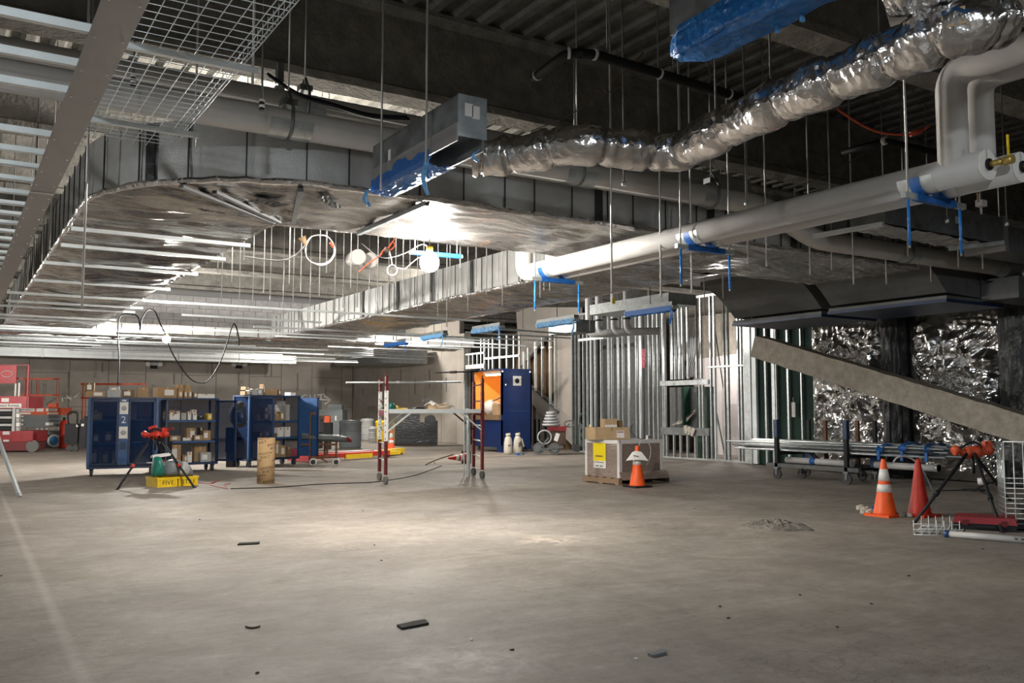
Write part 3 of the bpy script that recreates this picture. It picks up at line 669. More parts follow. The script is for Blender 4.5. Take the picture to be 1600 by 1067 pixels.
for i, (u, v) in enumerate(((1060, 384), (1404, 302), (822, 434))):
    y = Hz(u, v, 3.02).y; lab = ('middle', 'near', 'far')[i]
    tr = T('trapeze_hanger', 'trapeze strut with blue tape under the %s part of the pale pipe pair' % lab, 'hanger', (6.7, y, 3.0), world=True)
    P(MB().bx(6.3, 7.12, y-.022, y+.022, 2.995, 3.04), 'strut', 'galv', tr)
    P(MB().bx(6.45, 6.98, y-.026, y+.026, 2.99, 3.045), 'tape', 'tape_blue', tr)
    for x in (6.36, 7.06):
        P(MB().cyl((x, y, 2.6), (x, y, DECK), .009, n=6), 'rod', 'rod', tr); P(MB().cyl((x, y, 2.62), (x, y, 2.99), .0125, n=6), 'tape_sleeve', 'film_blue', tr)
    for x, _ in pp:
        mm = MB(); mm.grid(lambda a, b: (x-math.cos(math.pi*a)*.124, y+(b-.5)*.3, 3.17-math.sin(math.pi*a)*.124), 12, 2); P(mm, 'shield', 'galv', tr)
        mm = MB(); mm.grid(lambda a, b: (x-math.cos(math.pi*a)*.128, y+(b-.5)*.09, 3.17-math.sin(math.pi*a)*.128), 12, 2); P(mm, 'tape_wrap', 'tape_blue', tr)
# linear plenum boxes
bx_ = T('plenum_box', 'long galvanized plenum box edged with blue tape above the hall', 'plenum', (3.3, 6.8, 3.35), world=True)
BX0, BX1, BY0, BY1, BZ0, BZ1 = 3.155, 3.40, 5.79, 7.39, 3.28, 3.70
P(MB().bx(BX0, BX1, BY0, BY1, BZ0+.17, BZ1), 'casing', 'galv_dark', bx_)
P(MB().bx(BX0-.002, BX1+.002, BY0-.004, BY0, BZ0+.1, BZ1+.004), 'end_plate', 'galv', bx_)
P(MB().bx(BX0-.012, BX0, BY0, BY1, BZ0+.06, BZ0+.20), 'lower_flange', 'steel_plate', bx_)
P(MB().bx(BX1-.02, BX1, BY0+.03, BY1, BZ0+.02, BZ0+.20), 'lower_flange', 'galv_dark', bx_)
tpz = lambda a: BZ0+.095+.035*(noise.noise(Vector((a*9, 2, 0)))+.4)+.04*(1 if .35 < a < .6 else 0)
m = MB(); m.grid(lambda a, b: (BX0-.016, BY0+.45+(BY1-BY0-.45)*a, (BZ0-.005)*(1-b)+tpz(a)*b), 30, 2); P(m, 'tape', 'tape_blue', bx_)
m = MB(); m.grid(lambda a, b: (BX0-.012+(BX1-BX0)*b, BY0+.45+(BY1-BY0-.45)*a, BZ0-.004-.05*math.sin(math.pi*b)*(.4+noise.noise(Vector((a*6, b*5, 3))))), 24, 10, sm=False); P(m, 'film', 'film_blue', bx_)
for (y, L_, w_) in ((BY1-.02, .17, .07), (BY0+.42, .30, .05), (BY0+.05, .09, .04)):
    m = MB(); m.grid(lambda a, b: (BX0-.03+(.24 if y < 5.9 else 0)-.05*math.sin(b*3)+.02*noise.noise(Vector((a*4, b*6, y))), y+(a-.5)*w_*(1.2-b*.7)*2, BZ0+.03-L_*b), 5, 9, sm=False); P(m, 'loose_tape', 'film_light', bx_)
for y, dx in ((6.22, -.05), (7.09, -.05)): P(MB().cyl((BX0+dx, y, BZ0-.05), (BX0+dx, y, DECK), .009, n=6), 'hanger_rod', 'rod', bx_)
for (x, z, s) in ((.09, .26, .07), (.15, .25, .065)): P(MB().bx(BX0+x-s/2, BX0+x+s/2, BY0-.007, BY0-.004, BZ0+z, BZ0+z+.1), 'paper_label', 'paper', bx_)
P(MB().bx(BX0-.005, BX0-.002, 7.0, 7.05, BZ0+.2, BZ0+.3), 'paper_label', 'paper', bx_)
b2 = T('plenum_box', 'plenum box bagged in bright blue film near the top', 'plenum', (4.4, 4.0, 3.9), world=True)
P(MB().bx(4.27, 4.55, 2.4, 4.68, 4.0, 4.32), 'casing', 'galv_dark', b2)
m = MB()
def bag(a, b):
    t = 2*math.pi*a; y = 2.3+2.44*b; k = .12*noise.noise(Vector((math.cos(t)*2, math.sin(t)*2, y*3))); e = 1-max(0, (b-.94)/.06)*.5
    return (4.41+math.copysign(abs(math.cos(t))**.5, math.cos(t))*(.165+k*.2)*e, y, 3.97+math.copysign(abs(math.sin(t))**.6, math.sin(t))*(.09+k*.35)*e-(.05 if math.sin(t) < 0 else 0))
m.grid(bag, 26, 34, sm=False, cu=True); m.add([bag(i/26, 1) for i in range(26)], [tuple(range(26))]); P(m, 'film', 'film_blue', b2)
for (y, x) in ((4.6, 4.3), (3.9, 4.5), (3.7, 4.5)):
    P(MB().box((x, y, 3.83), (.03, .02, .08)), 'loose_film', 'film_light', b2)
P(MB().cyl((4.3, 4.66, 4.0), (4.3, 4.66, DECK), .008, n=6), 'hanger_rod', 'rod', b2)
# foil flex duct
fl = T('flexible_duct', 'crinkled foil flexible duct snaking from the taped plenum box', 'duct', Hz(900, 232, 3.45), world=True)
ctl = [Hz(738, 247, 3.45), Hz(772, 247, 3.45), Hz(830, 240, 3.45), Hz(900, 228, 3.45), Hz(975, 235, 3.45), Hz(1050, 240, 3.45), Hz(1095, 222, 3.45), Hz(1180, 180, 3.45), Hz(1265, 143, 3.45), Hz(1350, 108, 3.45), Hz(1430, 75, 3.45), Hz(1505, 45, 3.47), Hz(1560, 35, 3.55)]
cp = smooth_path(ctl, 26); m = MB(); nn = 28; M_ = len(cp); vs = []
up = Vector((0, 0, 1))
for i, c in enumerate(cp):
    t = (cp[min(i+1, M_-1)]-cp[max(i-1, 0)]).normalized(); a = t.cross(up).normalized(); b = a.cross(t)
    pin = 1-.24*math.exp(-((i % 26-13)/2.2)**2)+.05*math.sin(i/26*2*math.pi)
    for k in range(nn):
        an = 2*math.pi*k/nn; dv = a*math.cos(an)+b*math.sin(an); q = c+dv*.14
        cr = noise.voronoi(Vector((q.x*5, q.y*5, q.z*7)))[0][0]; f1 = .028*(cr-.35)+.05*(abs(((an*2.2+.15*math.sin(i)) % 1)-.5)*2-.3)*math.exp(-((i % 26-13)/6.5)**2)+.02*fbm(q, 12, 2)
        if math.sin(an) < -.3: f1 *= .3
        vs.append(c+dv*(.155*pin+f1)*(1.0 if math.sin(an) > -.2 else .97))
m.add(vs, [(i*nn+k, i*nn+(k+1) % nn, (i+1)*nn+(k+1) % nn, (i+1)*nn+k) for i in range(M_-1) for k in range(nn)], True)
m.f.append(tuple(range(nn))); m.s.append(False); m.f.append(tuple((M_-1)*nn+k for k in range(nn))); m.s.append(False)
P(m, 'foil_sleeve', 'foil_fine', fl)
p = cp[int(M_*.915)]; P(MB().box(p+Vector((-.14, -.03, .02)), (.02, .12, .1), .4).box(p+Vector((-.13, .0, -.04)), (.02, .07, .06), .3), 'tape_patch', 'cardboard_light', fl)
for i in (6, 7, 9):
    c = ctl[i]; P(MB().cyl(c+Vector((.17, 0, -.1)), (c.x+.17, c.y, DECK), .008, n=6), 'hanger_strap', 'iron_grey', fl)
# foil trunk above it and a pale elbow
ft = T('foil_trunk_duct', 'thick foil-wrapped duct at the top corner above the flexible duct', 'duct', Hz(1480, 10, 3.75), world=True)
m = MB(); c0, c1 = Hz(1375, -34, 3.8), Hz(1660, -14, 3.8)
def trunk(a, b):
    t = 2*math.pi*a; c = c0+(c1-c0)*b; e = min(1, b*9+.25); q = Vector((math.cos(t)*1.2, math.sin(t)*1.2, b*6))
    return c+Vector((math.cos(t)*.5, math.cos(t)*.7, math.sin(t)*.95)).normalized()*(.2*e+.03*fbm(q, 1.6, 3))
m.grid(trunk, 40, 60, sm=True, cu=True); P(m, 'foil_sleeve', 'foil_fine', ft)
p = Hz(1384, 15, 4.0); pe = pipe('insulated_pipe', 'short pale elbow pipe end beside the foil trunk duct', [p+Vector((-.0, 0, .0)), p+Vector((.25, -.45, .1)), p+Vector((.25, -.45, 1.2))], .12, 'pvc_grey', .12)
# black sprinkler branch
pk = [Hz(u, v, 4.5) for u, v in ((834, 122), (886, 83), (924, 84), (1145, 149), (1235, 176))]
bp_ = T('sprinkler_pipe', 'bent black sprinkler pipe hung under the dark deck', 'pipe', pk[0], world=True)
P(MB().tube(elbow_path(pk, .12, 6), .045, 12), 'pipe_run', 'black_pipe', bp_)
for (a, b, t) in ((0, 1, .12), (1, 2, .08), (2, 3, .02), (2, 3, .45), (2, 3, .97)):
    c = pk[a].lerp(pk[b], t); d = (pk[b]-pk[a]).normalized()*.012; P(MB().cyl(c-d, c+d, .052, n=12), 'pipe_band', 'paper_grey', bp_)
for t in (.1, .55): c = pk[2].lerp(pk[3], t); P(MB().cyl(c, (c.x, c.y, DECK), .006, n=6), 'hanger_rod', 'iron_grey', bp_)
b3 = [Hz(1317, 238, 4.2), Hz(1382, 220, 4.2), Hz(1480, 242, 4.2)]
bq = T('sprinkler_pipe', 'short black sprinkler pipe behind the pale vertical pipes', 'pipe', b3[0], world=True)
P(MB().tube(b3, .035, 10), 'pipe_run', 'black_pipe', bq); P(MB().cyl(b3[1]-Vector((0, .02, 0)), b3[1]+Vector((0, .02, 0)), .045, n=10), 'pipe_band', 'paper_grey', bq)
# ducts at the right
gd = T('grey_duct', 'plain grey duct beyond the capped pipe ends', 'duct', (11, 6.8, 3.5), world=True)
P(MB().bx(9.3, 11.85, 6.52, 6.98, 3.53, 3.89), 'casing', 'galv_dark', gd); P(MB().bx(11.87, 16.0, 6.6, 7.05, 3.46, 3.82), 'casing', 'galv_dark', gd)
P(MB().bx(11.83, 11.91, 6.5, 7.08, 3.44, 3.91), 'joint', 'steel_plate', gd)
m = MB(); m.grid(lambda a, b: (9.3+2.5*a, 6.52+.46*b, 3.52-.06*abs(noise.noise(Vector((a*8, b*3, 4))))), 30, 8, sm=False); P(m, 'foil_bottom', 'foil_fine', gd)
p = PY(1497, 344, 6.51); P(MB().box(p, (.12, .01, .09)), 'paper_label', 'paper_grey', gd)
def hood(name, label, ya, yb, x0):
    h = T(name, label, 'duct', (x0, (ya+yb)/2, 3.0), world=True)
    pr = [(x0-.75, 3.66)]+[(x0-.75+.9*t/8, 3.66-.56*(t/8)**1.7*1.0) for t in range(1, 9)]+[(x0+1.6, 3.05), (x0+1.6, 3.75), (x0-.75, 3.75)]
    P(MB().prism([(a, ya, b) for a, b in pr], (0, yb-ya, 0)), 'casing', 'iron_grey', h)
    P(MB().bx(x0+.12, x0+1.62, ya-.02, yb+.02, 3.0, 3.05), 'flange', 'iron_grey', h); P(MB().bx(x0+.1, x0+1.64, ya-.03, yb+.03, 2.95, 3.0), 'tape', 'cart_blue', h); return h
hood('transition_duct', 'dark curved transition duct with taped rim before the nearer foil sheet', 7.9, 10.0, 12.55)
hood('transition_duct', 'dark curved transition duct with taped rim before the studs', 10.35, 12.4, 12.75)
rd = T('dark_duct', 'dark upright duct section with a white diamond sticker by the far column', 'duct', (14, 7.6, 3), world=True)
P(MB().bx(13.6, 15.6, 7.3, 7.88, 3.02, 3.35), 'casing', 'iron_grey', rd); p = PY(1448, 447, 7.29)
P(MB().box((13.75, 7.28, 3.38), (.1, .01, .1), M=Matrix.Rotation(.78, 3, 'Y')), 'sticker', 'paper', rd)
# white conduit bar
a, b = Hz(1272, 369, 3.2), Hz(1380, 350, 3.2); rail('ceiling_strut', 'short white strut hanging alone under the pale pipe pair', a, b, .045, .045)
a, b = Hz(1483, 389, 3.2), Hz(1570, 379, 3.2); rail('ceiling_strut', 'dull strut hanging under the plain grey duct', a, b, .045, .045, 'galv_dark')
# blue taped slot diffusers
def slot(u0, v0, u1, v1, z, label, blue='tape_blue'):
    a, b = Hz(u0, v0, z), Hz(u1, v1, z); r = T('slot_diffuser', label, 'diffuser', a, world=True, group='slot diffusers closed with blue tape')
    P(MB().bx(a.x-.06, a.x+.06, min(a.y, b.y), max(a.y, b.y), z+.06, z+.17), 'casing', 'galv_dark', r); P(MB().bx(a.x-.07, a.x+.07, min(a.y, b.y)-.02, max(a.y, b.y)+.02, z+.05, z+.1), 'flange', 'galv', r)
    P(MB().cyl((a.x, (a.y+b.y)/2, z+.15), (a.x, (a.y+b.y)/2, DECK), .008, n=6), 'hanger_rod', 'iron_grey', r)
    m = MB(); m.grid(lambda s, t: (a.x-.08+.15*t, a.y+(b.y-a.y)*s, z+.045-.05*math.sin(math.pi*t)+.03*noise.noise(Vector((s*9, t*3, u0)))), 16, 5, sm=False); P(m, 'tape', blue, r)
    m = MB(); m.grid(lambda s, t: (a.x-.082, a.y+(b.y-a.y)*s, z+.1-.09*t*(1+.3*noise.noise(Vector((s*8, 1, u0))))), 16, 2); P(m, 'tape', blue, r)
    m = MB(); m.grid(lambda s, t: (a.x-.10+.03*math.sin(t*4), b.y+(s-.5)*.06, z+.05-.28*t), 3, 6, sm=False); P(m, 'loose_tape', blue, r)
slot(842, 513, 902, 505, 3.02, 'blue taped slot diffuser over the dark stair panel', 'film_light'); slot(981, 496, 1053, 486, 3.02, 'blue taped slot diffuser before the metal stud wall')
slot(741, 522, 788, 516, 3.05, 'blue taped slot diffuser above the scaffold and blue cabinet', 'film_light'); slot(661, 532, 698, 527, 3.1, 'small blue taped slot diffuser beyond the scaffold', 'film_light'); slot(603, 543, 632, 538, 3.15, 'blue taped slot diffuser near the far wall corner')
# soil pipe elbows
for i, (u, v) in enumerate(((920, 522), (936, 520), (960, 519), (980, 518))):
    c = PX(u, v, 15.0); r = pipe('soil_pipe', '%s grey soil pipe elbow hanging before the stud wall tops, counted from the stair panel' % ORD[i], [(15.0, c.y, 5.84), (15.0, c.y, c.z), (15.5, c.y-.75, c.z-.02)], .098, 'grey_light', .2, 14)
    P(MB().cyl((15, c.y, c.z+.32), (15, c.y, c.z+.36), .108, n=14), 'coupling', 'black', r)
gb = T('grey_duct', 'short grey duct end between soil pipes and blue tape', 'duct', PX(890, 470, 13.5), world=True)
p, q = PX(862, 500, 13.5), PX(905, 478, 13.5); P(MB().bx(13.4, 14.0, min(p.y, q.y), max(p.y, q.y), 3.3, 3.62), 'casing', 'galv_dark', gb)
p, q = PX(925, 476, 13.2), PX(1050, 458, 13.2); gb = T('grey_duct', 'long grey duct piece above the soil pipe elbows', 'duct', p, world=True); P(MB().bx(13.1, 13.9, min(p.y, q.y), max(p.y, q.y), 3.62, 3.86), 'casing', 'galv', gb)
# far pipes and ducts
for i, (u0, u1, v, y) in enumerate(((460, 520, 528, 31), (532, 592, 534, 31), (396, 452, 524, 31))):
    p, q = PY(u0, v, y), PY(u1, v+1.5, y); pipe('grey_pipe', '%s short grey pipe among the far struts, counted from the lamp cable' % ORD[(1, 2, 0)[i]], [p, q], .12, 'pvc_grey')
    P(MB().cyl((p+q)/2, Vector(((p.x+q.x)/2, p.y, DECK)), .01, n=6), 'hanger_rod', 'iron_grey', bpy.data.objects['grey_pipe' + ('.%03d' % i if i else '')])
p, q, r_ = PX(528, 567, 15.6), PX(567, 561, 15.6), PX(582, 547, 15.6)
pipe('grey_pipe', 'jointed grey pipe bend above the far wall corner', [(15.6, p.y, p.z), (15.6, q.y, q.z), (15.6, r_.y, r_.z+.4)], .2, 'pvc_grey', .4)
g = T('grey_duct', 'dark duct end above the far wall corner', 'duct', (15, 33, 3.2), world=True); P(MB().prism([(14.2, 33, 3.75), (14.2, 33, 3.45), (14.6, 33, 3.2), (16.6, 33, 3.2), (16.6, 33, 3.75)], (0, 3.5, 0)), 'casing', 'galv_dark', g)
g = T('back_duct', 'bright galvanized duct running along the top of the far wall', 'duct', (5, 39, 3.3), world=True)
x = -7.
while x < 13: P(MB().bx(x, min(x+2.48, 13.4), 38.7, 39.5, 3.36, 3.7), 'casing', 'galv_bright', g); P(MB().bx(x-.03, x+.01, 38.68, 39.5, 3.34, 3.72), 'joint', 'galv', g); x += 2.5
for u, v in ((240, 570), (373, 570)):
    p = PY(u, v, 41.93); e = T('emergency_light', 'twin-head emergency light on the far wall %s' % ('over the first boxes' if u < 300 else 'over the cart with jackets'), 'light fixture', p, world=True)
    P(MB().box(p, (.45, .12, .2)), 'housing', 'paper_grey', e)
    for s in (-1, 1): P(MB().cyl(p+Vector((s*.26, -.02, .05)), p+Vector((s*.26, -.16, .02)), .1, n=10), 'lamp_head', 'paper', e)
    P(MB().box(p+Vector((0, -.04, -.1)), (.3, .1, .14)), 'base_tray', 'black', e)
# ------------------------------------------------------------------ lamps with their cords
def globe(name, label, c, r, watt, cordpts):
    root = T(name, label, 'lamp', c, world=True)
    st = watt/(math.pi*4*math.pi*r*r); m = MATS['bulb'].copy(); m.name = 'bulb_glow'; m.node_tree.nodes['Principled BSDF'].inputs['Emission Strength'].default_value = st; MATS[m.name] = m
    key = m.name; mb = MB().lathe([(max(1e-5, r*math.sin(math.pi*k/14)), -r*math.cos(math.pi*k/14)) for k in range(15)], c, 20); P(mb, 'bulb', key, root)
    P(MB().cyl(c+Vector((0, 0, r*.9)), c+Vector((0, 0, r*1.6)), r*.35, n=10), 'socket', 'yellow', root)
    P(MB().tube(smooth_path(cordpts, 5), .005, 6), 'cord', 'grey_light', root); return root
c1_ = Hz(671, 410, 3.0); globe('work_lamp', 'glowing round work lamp hanging below the big foil duct', c1_, .112, L_MAIN, [c1_+Vector((0, 0, .16)), c1_+Vector((-.1, 0, .2)), c1_+Vector((-.3, .05, .08)), c1_+Vector((-.55, .1, .02)), c1_+Vector((-.75, .2, .18))]); P(MB().cyl(c1_+Vector((0, 0, .15)), (c1_.x, c1_.y, 3.36), .005, n=6), 'hanging_wire', 'iron_grey', bpy.data.objects['work_lamp'])
c2_ = Hz(260, 530, 2.98); globe('work_lamp', 'small glaring work lamp on the far black cable', c2_, .085, L_FAR, [c2_+Vector((0, 0, .1)), c2_+Vector((.02, 0, .2)), c2_+Vector((.03, 0, .35))])
Yc = c2_.y-.1
cab = [PY(u, v, Yc) for u, v in ((184, 602), (186, 560), (184, 520), (188, 494), (205, 491), (216, 496), (219, 517), (221, 500), (228, 487), (235, 483), (243, 488), (250, 505), (258, 522), (266, 545), (282, 573), (298, 592), (312, 598), (326, 594), (342, 570), (354, 538), (362, 512), (366, 506), (370, 514), (373, 528), (373, 540))]
ONE(MB().tube(smooth_path(cab, 5), .017, 6), 'power_cable', 'black', 'black power cable looping down behind the blue carts', 'cable', origin=cab[0])
# orange and white cords
yc = 11.2
def loopy(u, v, ru, rv, n, y, turns=1, jit=1.5):
    return [PY(u+ru*math.cos(2*math.pi*k/n*1.)+rr.uniform(-jit, jit), v+rv*math.sin(2*math.pi*k/n)+rr.uniform(-jit, jit), y+.01*k/n) for k in range(int(n*turns))]
o = T('coiled_cable', 'white coiled cable with a metal plug hanging under the far beams', 'cable', PY(500, 390, yc), world=True)
P(MB().tube(smooth_path(loopy(500, 390, 23, 23, 12, yc, 2.3), 4), .007, 6), 'coil', 'paper', o); q = PY(500, 366, yc); P(MB().cyl(q, (q.x, q.y, DECK), .004, n=5), 'hanging_wire', 'iron_grey', o)
P(MB().cyl(PY(472, 370, yc), PY(478, 383, yc), .05, .02, 10), 'plug', 'cardboard', o); P(MB().cyl(PY(516, 379, yc), PY(521, 386, yc), .022, n=8), 'tie', 'orange_paint', o)
P(MB().tube(smooth_path([PY(477, 384, yc), PY(460, 400, yc), (PY(440, 407, yc)), PY(410, 405, yc+.5), PY(380, 400, yc+1)], 5), .01, 6), 'lead', 'iron_grey', o)
o = T('coiled_cable', 'small white cable coil below an orange cord', 'cable', PY(613, 422, yc), world=True)
P(MB().tube(smooth_path(loopy(613, 422, 8, 8, 10, yc, 3, .6), 4), .007, 6), 'coil', 'paper', o); P(MB().tube(smooth_path([PY(u, v, yc) for u, v in ((613, 414), (611, 402), (608, 392))], 4), .009, 6), 'lead', 'paper', o)
P(MB().tube(smooth_path([PY(u, v, yc) for u, v in ((620, 418), (632, 420), (640, 414), (652, 404), (662, 400))], 4), .009, 6), 'lead', 'paper', o)
o = T('extension_cord', 'knotted orange extension cord with a red tail under the beams', 'cord', PY(604, 390, yc), world=True)
P(MB().tube(smooth_path([PY(u, v, yc) for u, v in ((560, 425), (578, 410), (593, 400), (597, 395), (594, 398), (600, 390), (608, 386), (614, 378), (617, 384), (611, 390), (604, 391), (612, 380), (618, 372))], 5), .008, 6), 'cord_run', 'orange_paint', o); P(MB().cyl(PY(601, 389, yc), PY(607, 392, yc), .035, n=8), 'connector', 'wood_dark', o)
p = [at_depth(u, v, (6.5, 6.5)) for u, v in ((1308, 170), (1328, 184), (1350, 197), (1375, 207), (1400, 210), (1422, 210), (1440, 204), (1452, 197))]
o = T('extension_cord', 'orange extension cord sagging behind the foil flexible duct', 'cord', p[3], world=True); P(MB().tube(smooth_path(p, 5), .011, 6), 'cord_run', 'orange_paint', o); P(MB().cyl(p[5], p[6], .028, n=8), 'connector', 'orange_paint', o)
p = [at_depth(u, v, (6, 7.5)) for u, v in ((1005, 82), (985, 105), (965, 120), (945, 143))]
ONE(MB().tube(smooth_path(p, 5), .01, 6), 'extension_cord', 'rust', 'dull red cord crossing behind the black sprinkler pipe', 'cord', origin=p[0])
p = [at_depth(u, v, (6, 7.0)) for u, v in ((828, 206), (880, 185), (940, 150), (1040, 100), (1130, 78), (1240, 50), (1360, 8))]
ONE(MB().tube(p, .006, 5), 'bracing_wire', 'iron_grey', 'thin wire stretched under the deck above the flexible duct', 'wire', origin=p[0])
p = [at_depth(u, v, (7, 8.6)) for u, v in ((1180, 300), (1240, 292), (1300, 270), (1360, 232), (1400, 205), (1480, 178))]
ONE(MB().tube(smooth_path(p, 4), .006, 5), 'bracing_wire', 'iron_grey', 'thin wire stretched behind the pale vertical pipes', 'wire', origin=p[0])
o = T('cable_loop', 'black cable loop dangling below the pipe at far end', 'cable', PY(1548, 420, 7.7), world=True); P(MB().tube(smooth_path(loopy(1546, 418, 20, 22, 12, 7.7, 1, .5), 4, True), .012, 6, closed=True), 'coil', 'black', o)
p = PY(1533, 318, 5.6); o = T('hung_tag_box', 'small grey box with a tan tag hung on a rod', 'box', p, world=True)
P(MB().box(p, (.1, .08, .07)), 'housing', 'paper_grey', o); P(MB().cyl(p, p+Vector((0, 0, 2.2)), .006, n=6), 'hanger', 'iron_grey', o); P(MB().box(p+Vector((-.06, 0, .06)), (.03, .01, .1)), 'tag', 'cardboard_light', o); P(MB().cyl(p-Vector((0, 0, .12)), p, .012, n=6), 'hook', 'galv', o)
# sensor cluster with tag under ducts
p = PX(956, 455, 11.2); o = T('sensor_cluster', 'dark sensor with white tags under the ducts over the soil pipes', 'sensor', p, world=True)
P(MB().box(p, (.14, .2, .07)), 'housing', 'black', o)
for (a, b, c, mt) in ((-.02, .16, .0, 'paper'), (0, -.12, .03, 'cardboard_light'), (0, -.06, -.2, 'yellow_paper')): P(MB().box(p+Vector((a, b, c)), (.012, .07, .12 if c < 0 else .05), .2), 'tag', mt, o)
# angled black cables on beam
p = [at_depth(u, v, (2.7, 8.35)) for u, v in ((420, 118), (470, 150), (520, 165), (580, 182), (640, 186))]
for k in range(2): ONE(MB().tube(smooth_path([q+Vector((0, .05*k, .035*k)) for q in p], 5), .016, 6), 'cable_bundle', 'black', ('upper', 'lower')[1-k]+' black cable running above the rear white pipe', 'cable', origin=p[0])
c = at_depth(437, 115, (2.5, 8.7)); o = T('beam_clamp', 'dark beam clamp above the rear white pipe', 'clamp', c, world=True); P(MB().box(c, (.06, .09, .2)), 'jaw', 'iron_grey', o); P(MB().cyl(c-Vector((0, 0, .2)), c, .012, n=6), 'bolt', 'galv', o); P(MB().box(c-Vector((0, 0, .16)), (.09, .06, .05)), 'nut_plate', 'galv', o)

a, b = Hz(640, 394, 3.2), Hz(722, 401, 3.2); o = T('taped_rail', 'blue taped rail beside the glowing round lamp', 'rail', a, world=True)
P(MB().bar(a, b, .05, .04), 'rail_bar', 'galv', o); P(MB().bar(a.lerp(b, .08), a.lerp(b, .97), .056, .046), 'tape', 'tape_blue', o)
for t in (.1, .9): c = a.lerp(b, t); P(MB().cyl(c, (c.x, c.y, 3.4 if c.y < 9.6 else DECK), .007, n=6), 'rod', 'rod', o)
# ================================================================== things on the floor
class Face:      # a vertical working plane through ground point g (front of a thing), facing the viewer or along ang
    def __init__(s, g, ang=None, q=None):
        s.g = Vector((g[0], g[1], 0))
        if q is not None: ang = math.atan2(q[1]-g[1], q[0]-g[0])
        s.ang = -YAW if ang is None else ang
        s.d = Vector((math.cos(s.ang), math.sin(s.ang), 0)); s.n = Vector((-s.d.y, s.d.x, 0))
    def pt(s, u, v, off=0.):
        r = Vector(ray(u, v)); c = Vector((0, 0, EYE)); t = ((s.g-c).dot(s.n)+off)/r.dot(s.n); p = c+r*t
        if p.z < 0: p.z = 0.
        return p
    def box(s, mb, u0, v0, u1, v1, dep=.3, off=0., zmin=None):
        a, b = s.pt(u0, v1, off), s.pt(u1, v0, off); w_ = (b-a).dot(s.d); c = a+s.d*w_/2+s.n*dep/2
        z0 = a.z if zmin is None else zmin
        return mb.box((c.x, c.y, (z0+b.z)/2), (abs(w_), dep, max(.004, b.z-z0)), s.ang)
    def wheel(s, mb, u, v, rpx, thick=.06, off=0.):
        p = s.pt(u, v, off); r = rpx/FPX*(p.x*FH[0]+p.y*FH[1]); p.z = max(p.z, r)
        return mb.cyl(p, p+s.n*thick, r, n=18)
    def bar(s, mb, pts, r, n=8, off=0.): return mb.tube([s.pt(u, v, off) for u, v in pts], r, n)
    def thing(s, name, label, cat, u, group=None):
        p = s.pt(u, HZ); return T(name, label, cat, (p.x, p.y, 0), world=True, group=group)
# ------------------------------------------------------------------ boxes
def carton(label, size, loc, rz, m='cardboard', lab=True, tape=True, group=None, name='cardboard_box', cat='box'):
    w_, d, h = size; o = link(name, MB().box((0, 0, h/2), (w_, d, h)).mesh(name, m), None, loc, (0, 0, rz)); tag(o, label, cat, group)
    if tape: P(MB().bx(-w_*.5-.001, w_*.5+.001, -.02, .02, h, h+.002).bx(-.02, .02, -d/2-.002, -d/2, h*.72, h), 'tape', 'cardboard_light' if m != 'cardboard_light' else 'cardboard', o)
    if lab: k = random.uniform(-.15, .15)*w_; P(MB().bx(k-w_*.24, k+w_*.24, -d/2-.004, -d/2, h*.25, h*.78), 'paper_label', 'paper', o)
    return o
def shelf_boxes(F, items, z, where, group):
    for i, it in enumerate(items):
        u0, u1, vt, m = it[:4]; dep = it[4] if len(it) > 4 else .3; off = it[5] if len(it) > 5 else .05; zb = it[6] if len(it) > 6 else z
        a, b = F.pt(u0, vt, off), F.pt(u1, vt, off); w_ = (b-a).length*.97; h = max(.03, a.z-zb); c = (a+b)/2+F.n*dep/2
        nm = 'white_box' if m == 'paper' else ('dark_box' if m in ('black', 'grey_plastic', 'cardboard_dark') else 'cardboard_box')
        col = {'paper': 'white', 'cardboard': 'brown cardboard', 'cardboard_dark': 'dark brown', 'cardboard_light': 'tan cardboard', 'black': 'black', 'grey_plastic': 'dark grey', 'grey_light': 'grey', 'yellow': 'yellow'}[m]
        carton('%s box, %s from the left %s' % (col, ORD[min(i, 11)], where), (w_, dep, h), (c.x, c.y, zb), F.ang+random.uniform(-.06, .06), m, lab=(m not in ('paper', 'black')) and i % 3 != 2, group=group)
